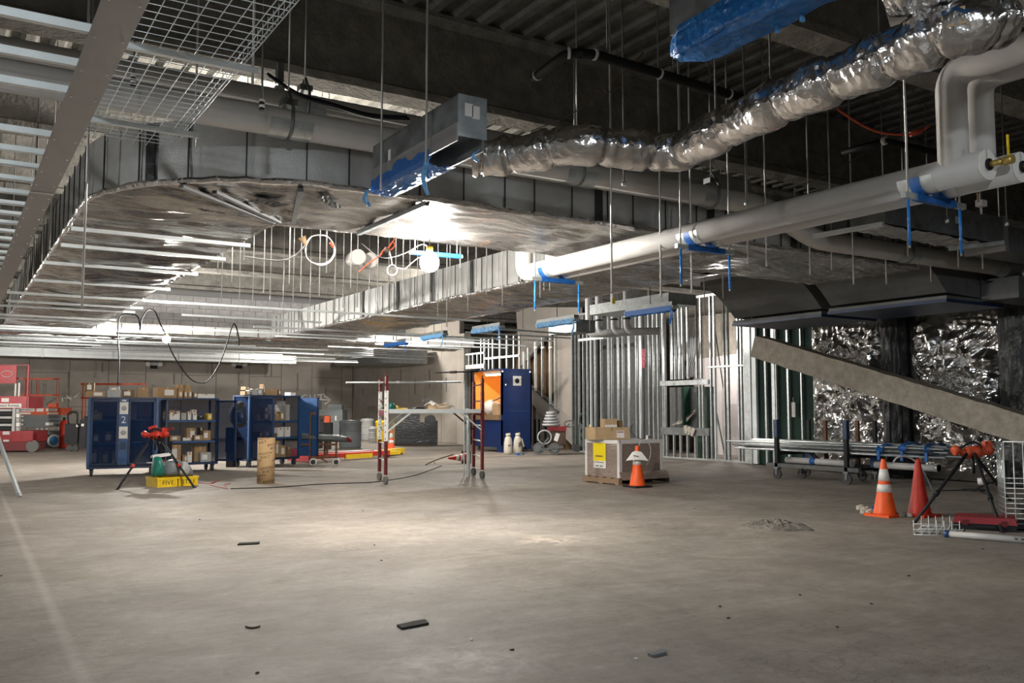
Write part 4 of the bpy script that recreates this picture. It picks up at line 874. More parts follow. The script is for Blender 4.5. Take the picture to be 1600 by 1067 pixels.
# ------------------------------------------------------------------ mesh carts
def cart(label, pl, pr, H, shelves, dep=.62, doors='closed'):
    F = Face(pl, q=pr); W = (Vector(pr)-Vector(pl)).length
    c = T('mesh_cart', label, 'cart', pl, F.ang)
    zb = .2
    for x in (0, W):
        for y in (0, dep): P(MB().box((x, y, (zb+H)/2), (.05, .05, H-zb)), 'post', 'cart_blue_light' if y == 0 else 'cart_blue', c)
    P(MB().bx(-.02, W+.02, -.02, dep+.02, H-.04, H), 'top_panel', 'cart_blue', c); P(MB().bx(-.02, W+.02, -.02, dep+.02, zb-.05, zb), 'bottom_panel', 'cart_blue', c)
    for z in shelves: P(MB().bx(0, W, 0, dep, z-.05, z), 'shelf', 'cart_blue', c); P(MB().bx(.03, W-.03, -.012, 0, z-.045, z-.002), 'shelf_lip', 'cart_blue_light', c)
    P(MB().bx(.02, W-.02, dep-.01, dep, zb, H-.04), 'back_mesh', 'mesh_blue', c)
    for x in (0, W): P(MB().bx(x-.006, x+.006, .02, dep-.02, zb, H-.04), 'side_mesh', 'mesh_blue', c)
    for x in (.07, W-.07):
        for y in (.08, dep-.08):
            k = P(MB().bx(x-.045, x+.045, y-.045, y+.045, .135, .15).bx(x-.035, x-.028, y-.02, y+.03, .06, .14).bx(x+.028, x+.035, y-.02, y+.03, .06, .14), 'caster', 'cart_blue', c)
            P(MB().cyl((x-.025, y+.01, .07), (x+.025, y+.01, .07), .07, n=16), 'wheel', 'rubber', k)
    def door(x0, x1, y, ang, hx):
        d = P(MB(), 'door', None, c, loc=(hx, y, 0), rot=(0, 0, ang)); w_ = x1-x0; s = 1
        fr = MB(); a, b = x0-hx, x1-hx
        fr.bx(a, a+.04, -.02, .02, zb+.02, H-.05).bx(b-.04, b, -.02, .02, zb+.02, H-.05).bx(a, b, -.02, .02, zb+.02, zb+.06).bx(a, b, -.02, .02, H-.09, H-.05)
        P(fr, 'door_frame', 'cart_blue', d); P(MB().bx(a+.03, b-.03, -.004, .004, zb+.05, H-.08), 'door_mesh', 'mesh_blue', d); return d
    if doors == 'closed':
        door(.03, W/2-.09, -.02, 0, .03); door(W/2+.09, W-.03, -.02, 0, W-.03)
        st = P(MB().bx(W/2-.085, W/2+.085, -.05, -.02, zb+.02, H-.03), 'center_strip', 'cart_blue_light', c)
        for z in (H-.34, H-.83):
            P(MB().bx(W/2-.08, W/2+.08, -.056, -.05, z, z+.24), 'notice', 'paper', st); P(MB().lathe([(.012, 0), (.05, 0), (.05, .003), (.012, .003)], (W/2, -.058, z+.12), 14, Matrix.Rotation(math.pi/2, 3, 'X')), 'notice_logo', 'grey_light', st)
        P(text_mesh('2', .2, 'paper'), 'number', None, st, loc=(W/2, -.054, H-.46), rot=(math.pi/2, 0, 0)); P(MB().bx(W/2-.04, W/2+.04, -.054, -.05, H-.08, H-.05), 'name_plate', 'paper', st)
        P(MB().bx(W/2-.06, W/2+.06, -.055, -.05, H-1.05, H-.9), 'lock_cover', 'cart_blue', st)
    elif doors == 'open':
        door(.03, W/2, -.02, math.radians(-93), .03); door(W/2, W-.03, -.02, math.radians(118), W-.03)
    else:
        door(.03, W/2-.1, -.02, math.radians(-62), .03); d = door(W/2+.1, W-.03, -.02, math.radians(108), W-.03); P(MB().bx(-(W/2-.16), -.03, .021, .03, zb+.03, H-.06), 'door_sheet', 'cart_blue_light', d)
    return F
c1l, c1r = G(136, 745), G(243, 742)
F1 = cart('closed blue mesh cart with white notices on its centre strip', c1l, c1r, 1.58, (.66, 1.12))
c2l, c2r = G(247, 739), G(338, 735.5)
F2 = cart('open blue mesh cart with swung doors behind the yellow crates', c2l, c2r, 1.58, (.665, 1.11), doors='open')
c3l, c3r = G(388, 730.5), G(466, 726)
F3 = cart('open blue cart full of labelled boxes behind the cardboard tube', c3l, c3r, 1.67, (.68, 1.07), doors='side')
K = 'cardboard'; KL = 'cardboard_light'; KD = 'cardboard_dark'; W_ = 'paper'; BK = 'black'; GP = 'grey_plastic'; GL = 'grey_light'
shelf_boxes(F1, [(143, 157, 678, GP), (160, 178, 675, KD)], 1.12-.46, 'on the middle shelf of the closed cart', 'boxes inside the closed cart')
shelf_boxes(F1, [(140, 160, 645, 'yellow'), (145, 156, 637, KD, .2, .3), (200, 214, 634, GL, .25, .1)], 1.12, 'on the upper shelf of the closed cart', 'boxes inside the closed cart')
shelf_boxes(F1, [(141, 156, 703, GP), (158, 176, 705, GP), (192, 210, 702, KD), (196, 208, 675, KD, .3, .2, .66)], .2, 'at the bottom of the closed cart', 'boxes inside the closed cart')
shelf_boxes(F1, [(134, 163, 611, K, .35), (150, 162, 612, KL, .3, .36), (168, 189, 609, GL, .3), (170, 187, 604, GL, .28, .06, 1.69), (191, 212, 609, KD), (216, 233, 605, K, .3), (133, 148, 598, KD, .25, .1, 1.685)], 1.58, 'on top of the closed cart', 'boxes on top of the closed cart')
shelf_boxes(F2, [(246, 277, 605, K, .42), (278, 286, 610, K, .3), (279, 288, 601, K, .25, .1, 1.70), (287.5, 293, 610, K, .2), (294, 300, 610, K, .2), (288, 299, 602, K, .22, .05, 1.70), (301, 309, 613, KD, .2), (309, 336, 615.5, W_, .3)], 1.58, 'on top of the open cart', 'boxes on top of the open cart')
shelf_boxes(F2, [(250, 261, 647, KL, .25), (251, 262, 641, KL, .2, .28), (265, 277, 647, W_, .22), (264, 273, 641, KL, .2, .3), (276, 281, 642, W_, .15), (283, 291, 645, GL, .2), (294, 299, 643, W_, .15), (302, 308, 646, W_, .15), (300, 307, 640, W_, .14, .2, 1.11), (309, 319, 650, BK, .2), (324, 331, 646, 'yellow', .15)], 1.11, 'on the upper shelf of the open cart', 'boxes on the upper shelf of the open cart')
shelf_boxes(F2, [(251, 261, 667, KD, .3), (265, 282, 681, K, .3), (286, 298, 684, W_, .2), (292, 306, 669, K, .25, .2), (303, 317, 680, K, .25), (312, 318, 668, BK, .2, .28), (318, 330, 673, K, .3)], .665, 'on the middle shelf of the open cart', 'boxes on the middle shelf of the open cart')
shelf_boxes(F2, [(265, 283, 695, K, .3), (285, 300, 711, K, .3), (304, 323, 697, K, .28, .22), (313, 330, 707, GL, .3), (293, 300, 706, W_, .1, .0)], .2, 'at the bottom of the open cart', 'boxes at the bottom of the open cart')
shelf_boxes(F3, [(413, 421, 645, K, .25), (413.5, 421, 636, K, .2, .1, 1.27), (422, 428, 646, W_, .2), (426, 434, 640, W_, .2, .2), (425, 433, 632, W_, .18, .25), (429, 437, 646, K, .25), (438, 445, 643, K, .2), (440, 446, 626, GL, .2, .3), (447, 453, 632, GL, .2, .05)], 1.07, 'on the crowded cart, upper shelf', 'boxes on the upper shelf of the far cart')
shelf_boxes(F3, [(405, 411, 675, K, .25), (412, 422, 673, K, .25), (423, 433, 677, KD, .2), (434, 443, 668, W_, .2), (446, 454, 667, W_, .25)], .68, 'on the crowded cart, middle shelf', 'boxes on the middle shelf of the far cart')
shelf_boxes(F3, [(430, 437, 689, K, .3), (437, 447, 696, K, .3), (448, 455, 698, KD, .3)], .2, 'on the crowded cart, bottom shelf', 'boxes at the bottom of the far cart')
shelf_boxes(F3, [(383, 391, 611, K, .2), (384, 390.5, 604, K, .2, .05, 1.79), (394, 402, 607, GL, .25), (403, 411, 607, GL, .25), (411.5, 414, 600, KD, .15), (415, 434, 607, K, .3), (435, 439, 609, KD, .15), (453, 462, 613, W_, .2)], 1.67, 'on top of the crowded far cart', 'boxes on top of the far cart')
# jackets on the far cart
def lump(F, pts, off, m, name, parent, thick=.12, seed=0):
    c = sum((F.pt(u, v, off) for u, v in pts), Vector())/len(pts); b = MB(); n = 28; ring = smooth_path([F.pt(u, v, off) for u, v in pts], 6, True); n = len(ring)
    vs = []; R = 7
    for j in range(R):
        t = math.pi/2*j/(R-1)
        for i in range(n):
            q = c+(ring[i]-c)*math.cos(t)**.7; q = q-F.n*(thick*math.sin(t)+.03*noise.noise(q*7+Vector((seed, 0, 0)))*math.sin(t+.3)); vs.append(q)
    for i in range(n): vs.append(c+(ring[i]-c)*.9+F.n*.03)
    fs = [(j*n+i, j*n+(i+1) % n, (j+1)*n+(i+1) % n, (j+1)*n+i) for j in range(R-1) for i in range(n)]+[(R*n+i, R*n+(i+1) % n, (i+1) % n, i) for i in range(n)]
    b.add(vs, fs, True); b.f.append(tuple(range(R*n, R*n+n))); b.s.append(False)
    return P(b, name, m, parent)
F3s = Face(F3.pt(378, 640)-F3.n*.02)
j = F3s.thing('work_jacket', 'dark blue work jacket hanging on the side of the far cart', 'jacket', 368)
lump(F3s, [(360, 640), (368, 629), (381, 628), (385, 645), (384, 664), (371, 668), (361, 660), (358, 650)], -.25, 'black_soft', 'jacket_body', j, .14, 2); lump(F3s, [(369, 645), (379, 639), (384, 650), (380, 662), (370, 660)], -.38, 'cart_blue', 'sleeve', j, .08, 5)
o = F3s.thing('black_crate', 'black crate and dark gear under the hanging jacket', 'crate', 374); m = MB(); F3s.box(m, 352, 668, 365, 700, .3, .25, .35); P(m, 'body', 'black', o); m = MB(); F3s.box(m, 353, 700, 364, 722, .25, .27, 0); P(m, 'stand', 'black_soft', o)
# ------------------------------------------------------------------ lifts at the back left
FA = Face(G(30, 706.5))
la = FA.thing('scissor_lift', 'red scissor lift with a big red panel, cut by the picture edge', 'lift', 20)
def fb(F, root, name, m, u0, v0, u1, v1, dep=.3, off=0., zmin=None, label=None): b = MB(); F.box(b, u0, v0, u1, v1, dep, off, zmin); return P(b, name, m, root, label)
pn = fb(FA, la, 'front_panel', 'pink_red', -25, 571, 26, 599, .05); P(MB().tube([FA.pt(11+9*math.cos(t*.4), 584+5*math.sin(t*.4), -.01) for t in range(16)], .012, 5, closed=True), 'panel_emblem', 'paper_grey', pn)
fb(FA, la, 'top_rail', 'red_paint', -25, 569.5, 45, 571, .05)
for (a, b) in ((37, 40), (41, 45.5)): fb(FA, la, 'mast_post', 'pink_red', a, 570, b, 637, .07)
for (a, b) in ((22.5, 25), (28, 31)): fb(FA, la, 'guard_post', 'reflective', a, 598, b, 619, .05, .05)
fb(FA, la, 'rear_rail', 'red_paint', 26, 590, 37, 592, .05, .1)
dk = fb(FA, la, 'deck', 'pink_red', -25, 619, 45, 638, .9); fb(FA, dk, 'label_plate', 'paper', 2, 622, 14, 628, .01, -.01)
npl = fb(FA, dk, 'name_plate', 'paper', -25, 630.5, 33.5, 637, .015, -.015)
p = FA.pt(12, 633.7, -.022); P(text_mesh('United Rentals', .125, 'ink'), 'lettering', None, npl, loc=p, rot=(math.pi/2, 0, FA.ang))
for k in range(6):
    fb(FA, la, 'scissor_arm', 'grey_light' if k % 2 == 0 else 'black', -25, 639+k*5.8, 18, 642.5+k*5.8, .1, .05 if k % 2 else 0)
fb(FA, la, 'scissor_core', 'black', -25, 638, 18, 674, .3, .12)
fb(FA, la, 'stack_post', 'grey_light', 18, 638, 24, 674, .1); 
for k in range(5): fb(FA, la, 'stack_block', 'reflective' if k % 2 else 'grey_light', 25, 639+k*7, 30, 645+k*7, .1)
bs = fb(FA, la, 'base', 'red_paint', -25, 673, 52, 690, .9); fb(FA, la, 'base_skirt', 'red_dark', -25, 690, 49, 704, .85, .03, .05)
for (a, b, c, d) in ((4, 674, 15, 679), (5, 687, 14, 690)): fb(FA, bs, 'label_plate', 'paper_grey', a, b, c, d, .01, -.01)
for u in (50, -15):
    m = MB(); FA.wheel(m, u, 697, 9.5, .12, .0); P(m, 'wheel', 'rubber_grey', la)
FB = Face(G(75, 699.5))
lb = FB.thing('scissor_lift', 'orange scissor lift with guard rails and a white-rimmed blue wheel', 'lift', 70)
for u in (56.5, 59.5, 88, 92): fb(FB, lb, 'guard_post', 'orange_paint', u-.9, 591, u+.9, 637, .05)
for u in (40, 48): fb(FB, lb, 'guard_post', 'orange_paint', u-.9, 591, u+.9, 637, .05, .7)
for v in (591, 616.5): fb(FB, lb, 'guard_rail', 'orange_paint', 32, v, 93, v+2, .05); fb(FB, lb, 'guard_rail', 'orange_paint', 32, v-.4, 93, v+1.2, .05, .75)
P(MB().bar(FB.pt(72, 632, .3), FB.pt(86, 622, .3), .05, .05), 'gate_brace', 'iron_grey', lb)
dk = fb(FB, lb, 'deck', 'orange_paint', 30, 637, 95, 648, .8); fb(FB, lb, 'control_box', 'orange_paint', 75, 630, 88, 637.5, .2)
for (a, b, c, d) in ((30, 638, 54, 643), (57, 637, 68, 643), (72, 638, 89, 642.5), (30, 644.5, 48, 647), (74, 644.5, 91, 647)):
    fb(FB, dk, 'label_plate', 'paper', a, b, c, d, .01, -.012)
p = FB.pt(42, 640.5, -.02); P(text_mesh('LIM BENCH', .085, 'ink'), 'lettering', None, dk, loc=p, rot=(math.pi/2, 0, FB.ang))
p = FB.pt(80.5, 640.3, -.02); P(text_mesh('SJ3219', .1, 'red_paint'), 'lettering', None, dk, loc=p, rot=(math.pi/2, 0, FB.ang))
for k in range(3): fb(FB, lb, 'scissor_arm', 'grey_plastic', 31, 648.5+k*6.4, 92, 654+k*6.4, .2, .03*k); m = MB(); FB.wheel(m, 35, 650.5+k*6.3, 1.3, .02, -.03); P(m, 'bolt', 'paper', lb)
fb(FB, lb, 'label_plate', 'paper', 71, 660, 83, 664.5, .01, -.02); fb(FB, lb, 'base', 'grey_plastic', 52, 673, 93, 679, .8, .02); fb(FB, lb, 'base', 'black', 53, 679, 92, 697, .7, .06, .05)
for k in range(5): fb(FB, lb, 'bolt_plate', 'paper_grey', 56+k*7.5, 669, 60+k*7.5, 671, .02, -.01)
for u in (84, 40):
    m = MB(); FB.wheel(m, u, 688.5, 10, .14); w_ = P(m, 'wheel', 'reflective', lb); m = MB(); FB.wheel(m, u, 688.5, 7, .03, -.02); P(m, 'hub', 'wheel_blue', w_)
FC = Face(G(117, 705.5))
o = FC.thing('tool_trolley', 'black wheeled tool trolley between lift and closed cart', 'trolley', 117)
fb(FC, o, 'bin', 'black', 100, 662, 122, 697, .4, 0, .25); fb(FC, o, 'bin', 'black_soft', 123, 655, 134, 700, .4, .0, .1); P(MB().tube(smooth_path([FC.pt(u, v) for u, v in ((107, 662), (107, 646), (118, 644), (121, 648), (121, 662), (126, 668))], 4), .03, 6), 'handle', 'black', o)
for u in (108, 117): m = MB(); FC.wheel(m, u, 701, 5, .08); P(m, 'wheel', 'rubber', o)
fb(FC, o, 'tag', 'paper', 119, 663, 122, 667, .01, -.02); fb(FC, o, 'tag', 'paper', 127, 662, 131, 666, .01, -.02)
FD = Face(G(100, 700.5)); o = FD.thing('fire_extinguisher', 'red fire extinguisher cylinder standing beside the orange lift', 'extinguisher', 99)
p = FD.pt(99, 690); q = FD.pt(99, 656); P(MB().lathe([(.13, 0), (.14, .05), (.14, q.z-p.z+.1), (.08, q.z-p.z+.2), (.03, q.z-p.z+.23)], (p.x, p.y, 0), 14), 'cylinder', 'orange_red', o); P(MB().cyl((p.x, p.y, q.z-p.z+.2), (p.x, p.y, q.z-p.z+.32), .04, n=8), 'valve', 'black', o)
FE = Face(G(190, 697)); o = FE.thing('scissor_lift', 'orange lift rail frame showing behind the closed cart', 'lift', 180)
for u in (126, 130.5, 224): fb(FE, o, 'guard_post', 'orange_paint', u, 598, u+3, 690, .08, 0, .3)
for v in (598.5, 620): fb(FE, o, 'guard_rail', 'orange_paint', 126, v, 227, v+3, .06)
fb(FE, o, 'base', 'grey_plastic', 130, 650, 224, 690, .9, .02, .15)
for u in (140, 215): m = MB(); FE.wheel(m, u, 690, 8, .12); P(m, 'wheel', 'rubber', o)
# ------------------------------------------------------------------ pole at the left edge
a = G(31, 776); b = a+Vector((-1.05, .25, 2.1)); b = at_depth(-34, 600, a+Vector((0, .3, 0)))
o = T('leaning_pole', 'silver square pole leaning in from the left edge', 'pole', a, world=True); P(MB().bar(a, b, .045, .045), 'shaft', 'galv_bright', o); P(MB().bar(a, a+(b-a)*.03, .055, .055), 'foot', 'paper_grey', o)
# ------------------------------------------------------------------ pipe vise tripods
def tripod(label, feet, headpx, gd, headmat, w_px):
    h = at_depth(headpx[0], headpx[1], gd); o = T('pipe_vise_stand', label, 'stand', (h.x, h.y, 0), world=True)
    for i, ft in enumerate(feet):
        d = (Vector((ft.x, ft.y, 0))-Vector((h.x, h.y, 0))).normalized(); top = Vector((h.x, h.y, h.z-.02))+d*(.10 if i < 2 else .04)
        P(MB().tube([top, top.lerp(ft, .5), ft], [.022, .02, .018], 10), 'leg', 'black', o); P(MB().cyl(top.lerp(ft, .55), top.lerp(ft, .6), .03, n=10), 'leg_collar', headmat if headmat == 'orange_red' else 'black', o)
        P(MB().cyl(ft, ft+Vector((0, 0, .012)), .032, n=8), 'foot', 'black', o)
    L_ = w_px/FPX*(gd[0]*FH[0]+gd[1]*FH[1]); R = Vector((*RT, 0)); m = MB(); pts = []; rad = []
    for k in range(13):
        t = k/12-.5; pts.append(h+R*L_*t+Vector((0, 0, .02*math.sin(k*1.3)))); rad.append(.05+.02*math.sin(k*1.9)+(.02 if 4 < k < 8 else 0))
    m.tube(pts, rad, 10); P(m, 'vise_head', headmat, o)
    jaw = P(MB().bar(h+R*L_*.18, h+R*L_*.46+Vector((0, 0, .11)), .07, .06).bar(h+R*L_*.3+Vector((0, 0, .02)), h+R*L_*.3+Vector((0, 0, .13)), .05, .05), 'jaw', headmat, o)
    P(MB().tube(smooth_path([h+R*L_*-.3+Vector((0, 0, .05)), h+Vector((0, 0, .12)), h+R*L_*.2+Vector((0, 0, .06)), h+R*L_*.1+Vector((.02, 0, -.1))], 5), .014, 6), 'chain', 'black', o)
    P(MB().cyl(h-Vector((0, 0, .26)), h, .02, n=8), 'center_rod', 'black', o)
    tr = sum((top.lerp(ft, .45) for ft in feet), Vector())/len(feet); P(MB().cyl((h.x, h.y, tr.z*.8), (h.x, h.y, tr.z*.8+.015), .14, n=14), 'tool_tray', 'black', o)
    for ft in feet: P(MB().cyl((h.x, h.y, tr.z*.8+.008), Vector((h.x, h.y, h.z)).lerp(ft, .55), .007, n=6), 'tray_link', 'black', o)
    return h, o
h1, t1 = tripod('pipe vise tripod with a red head before the blue carts', [G(183, 765), G(304, 762), G(262, 748)], (243, 680), G(243, 757), 'orange_red', 40)
P(MB().bar(h1+Vector((-.05, .06, .1)), h1+Vector((.28, -.12, .12)), .06, .05), 'wrench', 'red_dark', t1); P(MB().bar(h1+Vector((-.1, .1, .12)), h1+Vector((.02, .03, .16)), .05, .05), 'wrench', 'orange_red', t1)
h2, t2 = tripod('pipe vise tripod with an orange head near the wire cage', [G(1428, 818), G(1566, 832), G(1578, 782)], (1520, 706), G(1500, 812), 'orange_paint', 62)
# bucket under it
p = at_depth(1534, 757, G(1520, 800)); o = T('hanging_bucket', 'small white bucket hanging under the orange-headed tripod', 'bucket', p, world=True)
P(MB().lathe([(.045, 0), (.052, .085), (.048, .085), (.042, .01)], p, 16), 'pail', 'reflective', o); P(MB().tube([p+Vector((-.05, 0, .085)), p+Vector((0, 0, .17)), p+Vector((.05, 0, .085))], .004, 6), 'bail', 'black', o); P(MB().cyl(p+Vector((0, 0, .17)), p+Vector((-.02, 0, .34)), .005, n=6), 'hook_wire', 'black', o)
# ------------------------------------------------------------------ yellow crates and their load
F5 = Face(G(246, 762), q=G(309, 758))
tt = F5.pt(246, 762); W5 = (G(309, 758)-G(246, 762)).length
def crate(label, x0, x1, word):
    o = T('yellow_crate', label, 'crate', tt+F5.d*x0, F5.ang); w_ = x1-x0; h = .165; d = .46
    b = MB(); b.bx(0, w_, 0, .02, 0, h).bx(0, w_, d-.02, d, 0, h).bx(0, .02, .02, d-.02, 0, h).bx(w_-.02, w_, .02, d-.02, 0, h).bx(.02, w_-.02, .02, d-.02, 0, .02); P(b, 'bin', 'yellow', o)
    P(MB().bx(-.012, w_+.012, -.012, .0, h-.03, h).bx(-.012, 0, 0, d, h-.03, h).bx(w_, w_+.012, 0, d, h-.03, h), 'rim', 'yellow', o)
    for x in (.03, .055, w_-.055, w_-.03): P(MB().bx(x-.006, x+.006, -.012, 0, 0, h-.03), 'rib', 'yellow', o)
    P(text_mesh(word, .105, 'ink', .002, 1.1), 'lettering', None, o, loc=(w_/2+.01, -.004, .072), rot=(math.pi/2, 0, 0)); return o
crate('yellow plastic crate lettered FIVE', 0, W5/2-.012, 'FIVE'); crate('yellow plastic crate lettered STAR behind a tripod leg', W5/2+.012, W5, 'STAR')
o = F5.thing('green_bag', 'crumpled green bag on the crate lettered FIVE', 'bag', 243); lump(F5, [(236, 742), (238, 722), (241, 714), (250, 714), (253, 730), (254, 744), (244, 745)], .2, 'green_bag', 'bag_body', o, .16, 3)
o = F5.thing('tool_bag', 'grey clear bag of tools on the yellow crates', 'bag', 272); lump(F5, [(254, 742), (256, 724), (266, 718), (282, 720), (296, 728), (300, 744), (275, 745)], .2, 'grey_plastic', 'bag_body', o, .16, 8); lump(F5, [(276, 741), (280, 726), (292, 722), (297, 741)], .12, 'grey_light', 'tool_case', o, .1, 4)
o = F5.thing('white_tray', 'white tray lying across green and grey bags', 'tray', 252); b = MB(); p, q = F5.pt(237, 714, .25), F5.pt(266, 710, .25); b.bar(p, q, .1, .035); P(b, 'tray_board', 'paper', o); b = MB(); b.bar(p+Vector((0, 0, .025)), q+Vector((0, 0, .025)), .02, .02); P(b, 'tray_lip', 'paper_grey', o)
F5b = Face(c2l+Vector((.1, -.6, 0))); o = F5b.thing('black_tool_box', 'dark tool case standing behind the tripod under its head', 'tool box', 258); b = MB(); F5b.box(b, 250, 690, 262, 730, .25, 0, 0); P(b, 'case', 'black', o); b = MB(); F5b.box(b, 238, 691, 251, 692.5, .1, 0); P(b, 'handle', 'grey_light', o)
# red cord by the crates and a cable on the floor
p = [G(u, v)+Vector((0, 0, .006)) for u, v in ((309, 755), (320, 755.5), (330, 756), (336, 754), (342, 750), (338, 752), (328, 757), (336, 760), (346, 762), (356, 764), (350, 758), (360, 756))]
ONE(MB().tube(smooth_path(p, 5), .006, 5), 'curled_cable', 'red_cord', 'thin red cable curled on the floor beside the yellow crates', 'cable', origin=p[0])
p = [G(u, v)+Vector((0, 0, .008)) for u, v in ((360, 764), (430, 762), (500, 757), (560, 755), (590, 753), (640, 745), (672, 735), (690, 728))]
ONE(MB().tube(smooth_path(p, 5), .008, 5), 'floor_cable', 'black', 'dark cable trailing over the floor past the scaffold', 'cable', origin=p[0])
# ------------------------------------------------------------------ cardboard form tube
p = G(415, 755); hT = at_depth(415, 684, p).z; rT = 13.2/FPX*(p.x*FH[0]+p.y*FH[1])
o = T('cardboard_tube', 'tall brown printed cardboard form tube standing on the floor', 'tube', p)
P(MB().lathe([(rT-.012, 0), (rT, 0), (rT, hT), (rT-.012, hT), (rT-.012, .01)], n=36), 'shell', 'tube_card', o)
pr = {}
def tube_print(txt, z, az, size=.062):
    if txt not in pr: pr[txt] = text_mesh(txt, size, 'ink', .001, 1.05)
    me = pr[txt].copy(); t0 = az
    for v in me.vertices:
        x, y = v.co.x, v.co.y; a = t0+x/rT; v.co = Vector(((rT+.002)*math.sin(a), -(rT+.002)*math.cos(a), z+y+x*.12))
    P(me, 'print', None, o)
az0 = -YAW+math.atan2(p.x*RT[0]+p.y*RT[1], 20)*0-math.radians(10)
for (txt, v, u) in (('SMOOTH\nBUILT', 688, 408), ('SMOOTH\nBUILT', 697, 426), ('SMOOTH\nBUILT', 711, 413), ('SMOOTH\nBUILT', 721, 430), ('SMOOTH\nBUILT', 723, 402), ('GARDEN\nBUILT', 733, 417), ('SMOOTH\nBUILT', 746, 405), ('GARDEN\nBUILT', 754, 421)):
    s_ = max(-1, min(1, (u-415)/13.2)); az = math.asin(s_)+math.atan2(p.x, p.y)*-1
    tube_print(txt, hT*(755-v)/71, az)
# ------------------------------------------------------------------ baker scaffold
ft = [Vector((6.65, 14.84, 0)), Vector((6.93, 15.75, 0)), Vector((8.78, 15.08, 0)), Vector((9.10, 15.98, 0))]
s = T('rolling_scaffold', 'red-legged rolling scaffold with a steel work platform', 'scaffold', sum(ft, Vector())/4, world=True)
for i, f_ in enumerate(ft):
    top = 1.93 if i % 2 == 0 else 1.90
    P(MB().box((f_.x, f_.y, (.17+top)/2), (.05, .05, top-.17)), 'leg', 'maroon', s)
    P(MB().box((f_.x, f_.y, 1.22), (.056, .056, .9)), 'leg_sleeve', 'reflective' if i in (0, 1) else 'maroon', s)
    c = P(MB().cyl((f_.x, f_.y, .1), (f_.x, f_.y, .2), .02, n=8), 'caster', 'galv', s); P(MB().cyl((f_.x-.02, f_.y, .075), (f_.x+.02, f_.y, .075), .075, n=18), 'wheel', 'rubber_grey' if i < 2 else 'rubber', c)
    P(MB().cyl((f_.x, f_.y, top), (f_.x, f_.y, top+.07), .017, .01, 8), 'leg_pin', 'maroon', s)
    for k in range(12): P(MB().box((f_.x-.0255, f_.y-.0255, .45+k*.12), (.012, .012, .022)), 'pin_hole', 'black', s)
for (a, b) in ((ft[0], ft[1]), (ft[2], ft[3])):
    for z in (.42, .72, 1.02, 1.5, 1.82): P(MB().cyl((a.x, a.y, z), (b.x, b.y, z), .014, n=8), 'rung', 'maroon' if z > 1.2 else 'galv', s)
    P(MB().bar((a.x, a.y, 1.27), (b.x, b.y, 1.27), .05, .1), 'platform_bracket', 'red_paint', s)
pz = 1.30
for (a, b) in ((ft[0], ft[2]), (ft[1], ft[3])): P(MB().bar((a.x+.05, a.y, pz), (b.x-.05, b.y, pz), .045, .07), 'side_rail', 'galv_bright', s)
P(MB().prism([(ft[0].x, ft[0].y, pz+.02), (ft[2].x, ft[2].y, pz+.02), (ft[3].x, ft[3].y, pz+.02), (ft[1].x, ft[1].y, pz+.02)], (0, 0, .02)), 'platform', 'galv_bright', s)
for (a, b) in ((ft[0], ft[2]), (ft[1], ft[3])):
    d = (b-a).normalized()
    for (k, sg) in ((0, 1), (1, -1)):
        e = (a, b)[k]; m_ = 'galv_bright' if (a is ft[0] or k == 0) else 'black'
        P(MB().bar(e+Vector((0, 0, .92)), e+d*sg*.52+Vector((0, 0, pz-.02)), .035, .02), 'knee_brace', m_, s)
# things on the platform
FS = Face(ft[0]+Vector((0, .35, 0)), q=ft[2]+Vector((0, .35, 0))); PT = pz+.041
def platter(name, label, cat, u): p = FS.pt(u, HZ); return T(name, label, cat, (p.x, p.y, PT), world=True)
o = platter('green_rag', 'green rag bundled at the end of the scaffold platform', 'rag', 609); lump(FS, [(598, 639.2), (600, 631), (607, 628), (614, 631), (616, 639.2)], 0, 'green_paint', 'cloth', o, .12, 3); lump(FS, [(604, 639), (606, 630), (612, 629), (615, 638.5)], -.05, 'green_bag', 'fold', o, .1, 6)
o = platter('tape_roll', 'yellow tape roll standing on the scaffold platform', 'tape', 619); p = FS.pt(619, 636); r_ = p.z-PT; P(MB().cyl(p-FS.n*.03, p+FS.n*.03, max(.03, abs(r_)), n=18), 'roll', 'yellow', o); P(MB().cyl(p-FS.n*.032, p-FS.n*.03, .018, n=12), 'core', 'paper', o)
o = platter('yellow_level', 'yellow tool case lying flat on the scaffold platform', 'tool', 629); b = MB(); FS.box(b, 623, 637, 635, 640, .12, 0, PT); P(b, 'case', 'yellow', o); b = MB(); FS.box(b, 634, 637.6, 637, 640, .1, 0, PT); P(b, 'cap', 'paper', o)
o = platter('hand_tool', 'small black hand tool on the scaffold platform', 'tool', 655); P(MB().bar(FS.pt(650, 639)+Vector((0, 0, .02)), FS.pt(663, 639.5)+Vector((0, 0, .02)), .04, .03), 'tool_body', 'black', o); P(MB().bar(FS.pt(645, 639)+Vector((0, 0, .015)), FS.pt(651, 638)+Vector((0, 0, .02)), .02, .02), 'tool_tip', 'galv', o)
p = FS.pt(685, 640); ob = carton('low cardboard box under a white cloth on the scaffold', (.33, .25, .1), (p.x, p.y, PT), FS.ang, KL, lab=False)
o = platter('white_cloth', 'white cloth draped over the box on the scaffold', 'cloth', 688); b = MB()
b.grid(lambda a, c: FS.pt(670+38*a, 630.5+1.5*math.sin(a*6)-6*math.exp(-((a-.12)/.1)**2)+5*max(0, a-.8)*c, 0)+FS.n*(-.14+.3*c)+Vector((0, 0, .02*noise.noise(Vector((a*5, c*5, 2)))-.05*abs(c-.5)*2-.06*max(0, a-.75)*3)), 30, 12, sm=True); o2 = P(b, 'sheet', 'paper', o); sm = o2.modifiers.new('s', 'SOLIDIFY'); sm.thickness = .012
P(MB().bar(FS.pt(660, 625.5), FS.pt(671, 624), .03, .03), 'stick', 'grey_plastic', o)
